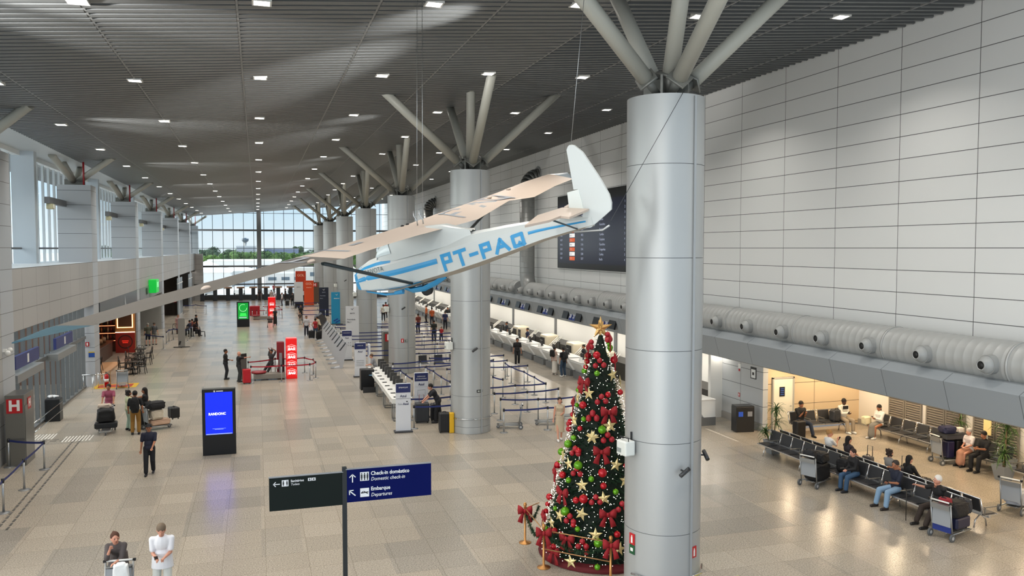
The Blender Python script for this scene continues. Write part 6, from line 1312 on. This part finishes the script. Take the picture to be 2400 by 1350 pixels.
FAR_ = [(609, 706, 10, ('201416', 's'), ('141014', 'k'), 'person in a long dark dress near the middle of the far window'), (662, 716, 100, ('d4d4d8', 's'), ('4a4850', 'l'), 'person in white with a trolley bag striding across the far hall'), (670, 704, 80, ('1a1820', 's'), ('222', 'l'), 'person in dark clothes behind the striding person'), (686, 716, -20, ('141416', 'e'), ('101014', 'l'), 'person in black waiting with a dark bag beside the grey totem'), (645, 712, 20, ('b8b4bc', 's'), ('8a8890', 'l'), 'person in a pale shirt behind the red totem'), (637, 708, 0, ('a89a94', 's'), ('c0b8b0', 'l'), 'second pale person standing just behind the red totem'), (643, 690, 10, ('8c1a20', 's'), ('241a1e', 'l'), 'person in a red shirt against the far window'), (711, 706, 0, ('c8c8cc', 's'), ('1c1c24', 'l'), 'person in white between the grey and orange totems')]
for px, py, f, tp_, bt_, lab in FAR_:
    person(lab, FP[(px, py)], f, 1.72, tp_, bt_ if bt_[0] != '222' else ('222228', 'l'), vox=.026)
for a in ((655, 716), (678, 714)): pass
suitcase((3.71, 110.82), .3, (.45, .3, .65), '16161a', 'dark trolley bag dragged by the striding person in white')
# left, by the shops
person('grey haired man in an olive shirt and dark shorts by the shop fronts', (-8.23, 68.73), 20, 1.76, ('4c4c3e', 's'), ('1c1f28', 's'), ('8a857c', 's'), 'l', vox=.02)
person('man in a grey shirt and pale shorts standing beside the olive shirted man', (-7.82, 69.19), -10, 1.78, ('56585a', 's'), ('8d8a80', 's'), ('4a4038', 's'), 'l', vox=.02)
person('woman in a pink top walking behind the grey pylon', (-6.79, 77.59), 180, 1.7, ('b88c8c', 's'), ('a8807c', 'l'), ('5a3c28', 'l'), 'l', vox=.022, fem=True)
for px, py, c, lab in ((452, 783, '6a2c20', 'person in rust red sitting at the table right of the grey pylon'), (461, 782, '101014', 'person in black standing up from the table right of the grey pylon'), (446, 786, '1a2038', 'person in dark blue sitting closest to the grey pylon'), (457, 788, '2a1418', 'person in dark maroon sitting in front at the pylon table'), (470, 690, '3a2a2c', 'seated person at the far left tables')):
    person(lab, FP[(px, py)], 60 if px < 455 else -60, 1.7, (c, 's'), ('1c1c22', 'l'), sit='stand' not in lab, seat=.46, vox=.024)
    if 'stand' not in lab:
        q = FP[(px, py)]; dup(ch, (q[0], q[1], 0), math.radians((60 if px < 455 else -60)) + PI if False else math.radians(60 if px < 455 else -60), 'dark cafe chair of the ' + lab.split(' sitting')[0] + ' at the pylon table')
cafe_table((*(-5.54, 74.99), 0), 'small table of the seated group right of the grey pylon'); dup(ch, (-4.60, 74.34), PI / 2, 'empty dark chair right of the seated group by the pylon'); dup(ch, (-7.05, 77.30), 0, 'empty pink seated chair left of the grey pylon')
# queue area
P = person('man in a black t-shirt bending over the dark suitcases by the second column', (7.45, 34.45), 85, 1.8, ('14151d', 's'), ('141519', 'l'), ('17110d', 's'), 'l', lean=.5, rh=(.05, .62, .98), lh=(-.08, .6, .95), rf=(.12, -.18), lf=(-.12, .12), vox=NB_, nod=.3)
person('person in a grey shirt leaning over the far end of the tablet table', (6.34, 45.93), 85, 1.68, ('83858a', 's'), ('121216', 'l'), ('5a4230', 's'), 'l', lean=.4, rh=(.05, .5, 1.05), lh=(-.1, .5, 1.05))
person('young man in black with white trainers walking by the check-in desks', (16.05, 49.94), 165, 1.78, ('0c0c0f', 's'), ('0e0e12', 'l'), ('120e0c', 's'), 'm', rf=(.1, .12), lf=(-.1, -.1, .02), shoes='e4e4e6')
P = person('woman in a long white skirt with a black backpack at the check-in desk', (16.98, 45.53), -60, 1.7, ('b8a094', 'n'), ('cfc9bf', 'k'), ('17110d', 'u'), 'm', rh=(-.1, .4, 1.2), shoes='d8d4cc', fem=True)
bag(tuple(P[1] @ Vector((0, -.2, 1.1))), math.radians(-60), (.3, .18, .42), '0c0c0e', 'black backpack on the woman in the long white skirt', 'backpack', 'backpack')
P = person('man in a black t-shirt and blue jeans with a backpack at the check-in desk', (17.21, 44.61), 15, 1.76, ('0f0f12', 's'), ('2e4358', 'l'), ('120e0c', 's'), 'm', shoes='d4d0c8')
bag(tuple(P[1] @ Vector((0, -.2, 1.1))), math.radians(15), (.3, .18, .42), '151518', 'dark backpack on the man in blue jeans at the desk', 'backpack', 'backpack')
person('woman in a long sleeveless beige dress walking past the blue belts', (11.33, 29.77), 165, 1.72, ('b5a68e', 'n'), ('b5a68e', 'd'), ('17110d', 'p'), 'l', rf=(.08, .2), lf=(-.08, -.15), lh=(-.05, .22, 1.1), shoes='e6e4e0', fem=True, vox=NB_)
for px, py, f, tp_, bt_, lab in ((1013, 762, 0, 'a04818', '1c2030', 'person in rust orange seen from behind in the far queue'), (1044, 772, -20, '1c2148', '121420', 'person in navy leaning at the desks behind the second column'), (1018, 800, 10, '1c201c', '1a2430', 'person in dark green with a pack queueing left of the second column'), (1035, 800, 170, 'a01c20', '1e1e26', 'small figure in red among the queue belts'), (1000, 755, 90, 'c05818', '2a1c18', 'person in bright orange behind the far desks'), (981, 780, 20, '6a2c20', '16161c', 'person in brown beside the third column'), (905, 745, 10, '8a2018', '16161c', 'person in red top behind the fourth column queue'), (899, 752, -10, 'c8c4b8', '2a2a30', 'person in cream behind the fourth column queue'), (1050, 760, 160, '141418', '141418', 'person in black at the desks left of the second column')):
    person(lab, FP[(px, py)], f, 1.2 if 'small' in lab else 1.73, (tp_, 's'), (bt_, 'l'), vox=.022)
# staff behind the desks
for y, c, lab in ((46.3, '15161c', 'staff member in dark uniform behind the desks near the couple'), (57.2, '1a2240', 'staff member in navy behind the desks left of the walking man'), (62.5, '22262c', 'staff member behind the far desks by the second column'), (70.0, '1a2240', 'staff member in navy behind the desks further along')):
    person(lab, (19.2, y), 90, 1.66, (c, 's'), ('15151a', 'l'), ('17110d', 'u'), 'm', vox=.02, fem=True)
# waiting area: the long front bench faces -X, seats at x ~17.75
def sit_front(lab, y, **k): return person(lab, (17.8, y), 90, sit=True, seat=.47, **k)
P = sit_front('woman in a black jacket and jeans with hands clasped on the front bench', 20.75, h=1.66, top=('121215', 'l'), bot=('33506e', 'l'), hair=('2a1a14', 's'), skin='l', lean=.12, rh=(.04, .34, .72), lh=(-.04, .34, .72), vox=NB_, fem=True, shoes='1c1c20')
P = sit_front('bearded man in a navy t-shirt and light jeans, hand raised to his face', 19.05, h=1.76, top=('121a2e', 's'), bot=('7e9cb8', 'l'), hair=('2c2622', 's'), skin='m', rh=(.02, .16, 1.18), lh=(-.1, .34, .78), turn=.35, vox=NB_, rf=(.22, .5), lf=(-.16, .48), shoes='241c18'); phone(P, 'L', 'dark phone in the lap of the man in the navy t-shirt')
P = sit_front('white haired man in black, arm stretched along the bench', 17.45, h=1.76, top=('141416', 's'), bot=('2c221c', 'l'), hair=('d8d4cc', 's'), skin='l', rh=(.52, .28, .98), lh=(-.06, .2, 1.12), turn=-.3, vox=NB_, rf=(.2, .58), lf=(-.18, .64), shoes='1a1816', lean=.08)
tag(MB().tube([(0, 0, 0), (0, 0, .86)], .012).tube([(0, 0, .86), (.0, .1, .87)], .014).build('walking_stick', M('17140f', .5), None, (17.2, 18.0, .0)), 'black walking stick standing in front of the white haired man', 'walking stick')
P = person('man in a black polo and jeans on the bench by the beige wall', (21.05, 27.75), 180, 1.78, ('0e0f12', 's'), ('232f42', 'l'), ('1a1512', 's'), 'm', sit=True, seat=.47, rh=(.04, .26, .95), lh=(-.04, .3, .92), nod=.4, vox=NB_, rf=(.28, .5), lf=(-.2, .55)); phone(P, 'R', 'phone held by the man in the black polo shirt')
P = person('man in a white and black hooded jacket on the beige wall bench', (23.15, 27.75), 180, 1.74, ('d4d0c4', 'l'), ('9a8c78', 'l'), ('0e0b0a', 's'), 'd', sit=True, seat=.47, rh=(.05, .34, .82), lh=(-.05, .34, .82), nod=.4, vox=NB_, shoes='dcdcdc')
MB().box((0, .145, 1.02), (.26, .03, .14), bev=.01).build('black_chest_panel', M('121215', .7), P[0]); phone(P, 'R', 'phone held by the man in the hooded jacket')
P = person('woman in a white jacket and grey wide trousers looking down on the corner bench', (23.75, 26.35), 100, 1.68, ('dcd9d2', 'l'), ('74726c', 'k'), ('120e0c', 'p'), 'm', sit=True, seat=.47, rh=(.04, .32, .85), lh=(-.06, .32, .85), nod=.45, vox=NB_, shoes='e2e0dc', fem=True); phone(P, 'R', 'phone held by the woman in the white jacket')
bag((23.45, 26.75, .47), 1.5, (.3, .3, .34), 'cdc4a2', 'cream soft handbag beside the woman in the white jacket', strap=False)
person('older woman in a white t-shirt and long patterned skirt', (23.7, 22.0), 95, 1.62, ('cfc6c4', 's'), ('b08068', 'k'), ('a8a29c', 'u'), 'l', sit=True, seat=.47, vox=NB_, fem=True, nod=.3, rh=(.0, .36, .78), lh=(-.1, .34, .75), turn=-.2)
P = person('man in black with sunglasses looking at a phone beside the older woman', (23.6, 21.3), 95, 1.74, ('0f0f11', 's'), ('101013', 'l'), ('1a1613', 's'), 'm', sit=True, seat=.47, vox=NB_, nod=.35, rh=(.05, .36, .82), lh=(-.03, .36, .8)); phone(P, 'R', 'phone held by the man in black with sunglasses')
# rear row, facing +X
def sit_rear(lab, y, **k): return person(lab, (18.75, y), -90, sit=True, seat=.47, vox=NB_, **k)
P = sit_rear('blond woman in white seen from behind holding up a phone', 24.05 - .9, h=1.66, top=('e0dfdc', 's'), bot=('2a2c34', 'l'), hair=('a07848', 'u'), skin='l', rh=(.05, .34, 1.05), fem=True, turn=-.5); phone(P, 'R', 'phone held up by the blond woman in white')
sit_rear('dark haired woman in a black floral blouse in the rear row', 22.2, h=1.66, top=('2a2226', 's'), bot=('1a1a1e', 'l'), hair=('120d0b', 'l'), skin='l', fem=True)
sit_rear('curly haired woman in a black and white patterned blouse in the rear row', 20.35, h=1.64, top=('86827e', 's'), bot=('1c1c20', 'l'), hair=('2a1a12', 'c'), skin='l', fem=True)
sit_rear('woman in black with straight dark hair in the rear row', 19.55, h=1.66, top=('0e0e11', 'l'), bot=('1c1c20', 'l'), hair=('120d0b', 'l'), skin='l', fem=True)
# ------------------------------------------------ outside
OUT = M('cfccc4', .9)
m = MB(); m.face([(-900, 128.2, -.3), (900, 128.2, -.3), (900, 1500, -.3), (-900, 1500, -.3)]); struct(m.build('ground_outside', OUT))
m = MB(); m.face([(-400, -50, -.35), (-15.5, -50, -.35), (-15.5, 128.2, -.35), (-400, 128.2, -.35)]); struct(m.build('ground_outside', OUT))
def bld(c, d, col, lab, roof=None, win=0, name='building'):
    t = thing(name, lab, 'building', (c[0], c[1], -.3)); MB().box((0, 0, d[2] / 2), d).build('wall', M(col, .7), t)
    if roof: MB().box((0, 0, d[2] + roof[1] / 2), (d[0] * 1.03, d[1] * 1.03, roof[1])).build('roof', M(roof[0], .7), t)
    for i in range(win): MB().box((-d[0] / 2 + (i + .5) * d[0] / win, -d[1] / 2 - .05, d[2] * .6), (d[0] / win * .6, .1, d[2] * .25)).build('window', M('5c6a74', .3), t)
    return t
bld((-3.2, 240, 0), (19, 10, 4.4), 'e6e2dc', 'long low white building in front of the trees outside', ('f2f0ec', .4), 8)
bld((-4.7, 430, 0), (10, 10, 8.3), '8f959c', 'grey terminal block under the control tower on the horizon', ('a9aeb2', .8), 5)
bld((1.6, 428, 0), (3.6, 8, 9.0), 'e4e2de', 'white block right of the grey terminal on the horizon', None, 1)
bld((12.1, 440, 0), (17, 10, 7.4), '6f7a90', 'long blue-grey hangar on the horizon', ('8d949c', .6), 0)
bld((-12.0, 400, 0), (7, 8, 5.5), 'e4e4e2', 'small white block left of the grey terminal on the horizon', None, 2)
t = thing('control_tower', 'airport control tower on the horizon', 'tower', (-5.8, 445, -.3)); MB().cyl((0, 0, 0), .7, 11.5, n=12).build('shaft', M('b4b4b0', .6), t); MB().lathe([(.9, 11), (1.7, 11.8), (1.8, 12.8), (1.2, 13.1), (0, 13.4)], n=12).build('cab', M('54606a', .3), t)
def tent(c, w, h, lab):
    t = thing('marquee_tent', lab, 'tent', (c[0], c[1], -.3)); MB().box((0, 0, 1.6), (w, w, 3.2)).build('side_walls', M('e8e8e6', .8), t); MB().grid([[(s * a, s * b, z) for a, b in ((-1, -1), (1, -1), (1, 1), (-1, 1))] for s, z in ((w * .53, 3.2), (.3, 3.2 + h))], None, smooth=False).build('canopy', M('f4f2ee', .8), t)
tent((-9.5, 172), 9, 2.2, 'white pointed tent outside, at the left end of the far window'); tent((-3.9, 182), 9, 1.0, 'broad white and blue tent outside, behind the glider wing')
bld((5.6, 178, 0), (8, 4, 2.6), 'd8d4ce', 'pale low kiosk outside near the right part of the far window', ('efeeea', .3), 3)
bld((9.4, 190, 0), (8, 6, 3.5), 'd2ccc2', 'pale low shed outside behind the columns', ('efeeea', .3), 3)
def tree(c, h, w, lab, col):
    t = thing('tree', lab, 'tree', (c[0], c[1], -.3), 0, 'trees beyond the far window'); r4 = random.Random(str(c)); MB().tube([(0, 0, 0), (0, 0, h * .5)], .25).build('trunk', M('5a4a38', .9), t); m = MB()
    for i in range(14): m.ball((r4.uniform(-w * .4, w * .4), r4.uniform(-w * .3, w * .3), h * r4.uniform(.4, .9)), (w * .22, w * .22, h * .16), None, 8)
    for i in range(700):
        a = r4.uniform(0, 2 * PI); b = r4.uniform(-.6, 1.4); p = Vector((math.cos(a) * math.cos(b) * w * .56, math.sin(a) * math.cos(b) * w * .5, h * .62 + math.sin(b) * h * .36)) * r4.uniform(.9, 1.03); s_ = Vector((r4.uniform(-1, 1), r4.uniform(-1, 1), r4.uniform(-1, 1))).normalized() * .5; v = Vector((r4.uniform(-1, 1), r4.uniform(-1, 1), r4.uniform(-1, 1))).normalized() * .5
        m.face([p, p + s_, p + v], None)
    m.build('crown', M(col, .9), t)
r5 = random.Random(2)
for i in range(26):
    x = -52 + i * 3.9; y = 264 + r5.uniform(-14, 14); tree((x, y), r5.uniform(5.6, 7.0), r5.uniform(4.5, 6.5), ORD[i] + ' round green tree from the left, in the row behind the white building', ('4c6a30', '5d7a3a', '3f5c2c')[i % 3])
for i in range(16):
    x = -88 + i * 8; tree((x, 520 + r5.uniform(-30, 30)), r5.uniform(7, 9.5), r5.uniform(7, 11), ORD[i] + ' hazy dark tree from the left on the horizon line', '4a5c48')
for i, (x, y) in enumerate(((-12, 147), (-7.5, 146), (-3, 147), (1.5, 146), (6, 148), (15, 147), (-10, 196), (-2, 200), (8, 198), (18, 200), (28, 196))):
    t = thing('parked_car', 'white or silver car parked outside the far window', 'car', (x, y, -.3), 1.57, 'cars outside the far window'); MB().prism([(-2.1, .3), (2.1, .3), (2.15, .8), (1.3, .95), (.7, 1.42), (-1.0, 1.45), (-1.7, .95), (-2.15, .85)], -.85, .85, None, Matrix.Rotation(PI / 2, 4, 'X')).build('body', M(('d8d8d8', 'a8acb0', 'e4e2e0')[i % 3], .25), t)
    for a, b in ((-1.3, -.8), (1.3, -.8), (-1.3, .8), (1.3, .8)): MB().tube([(a, b - .1, .32), (a, b + .1, .32)], .32, None, 12).build('wheel', RUBBER, t)
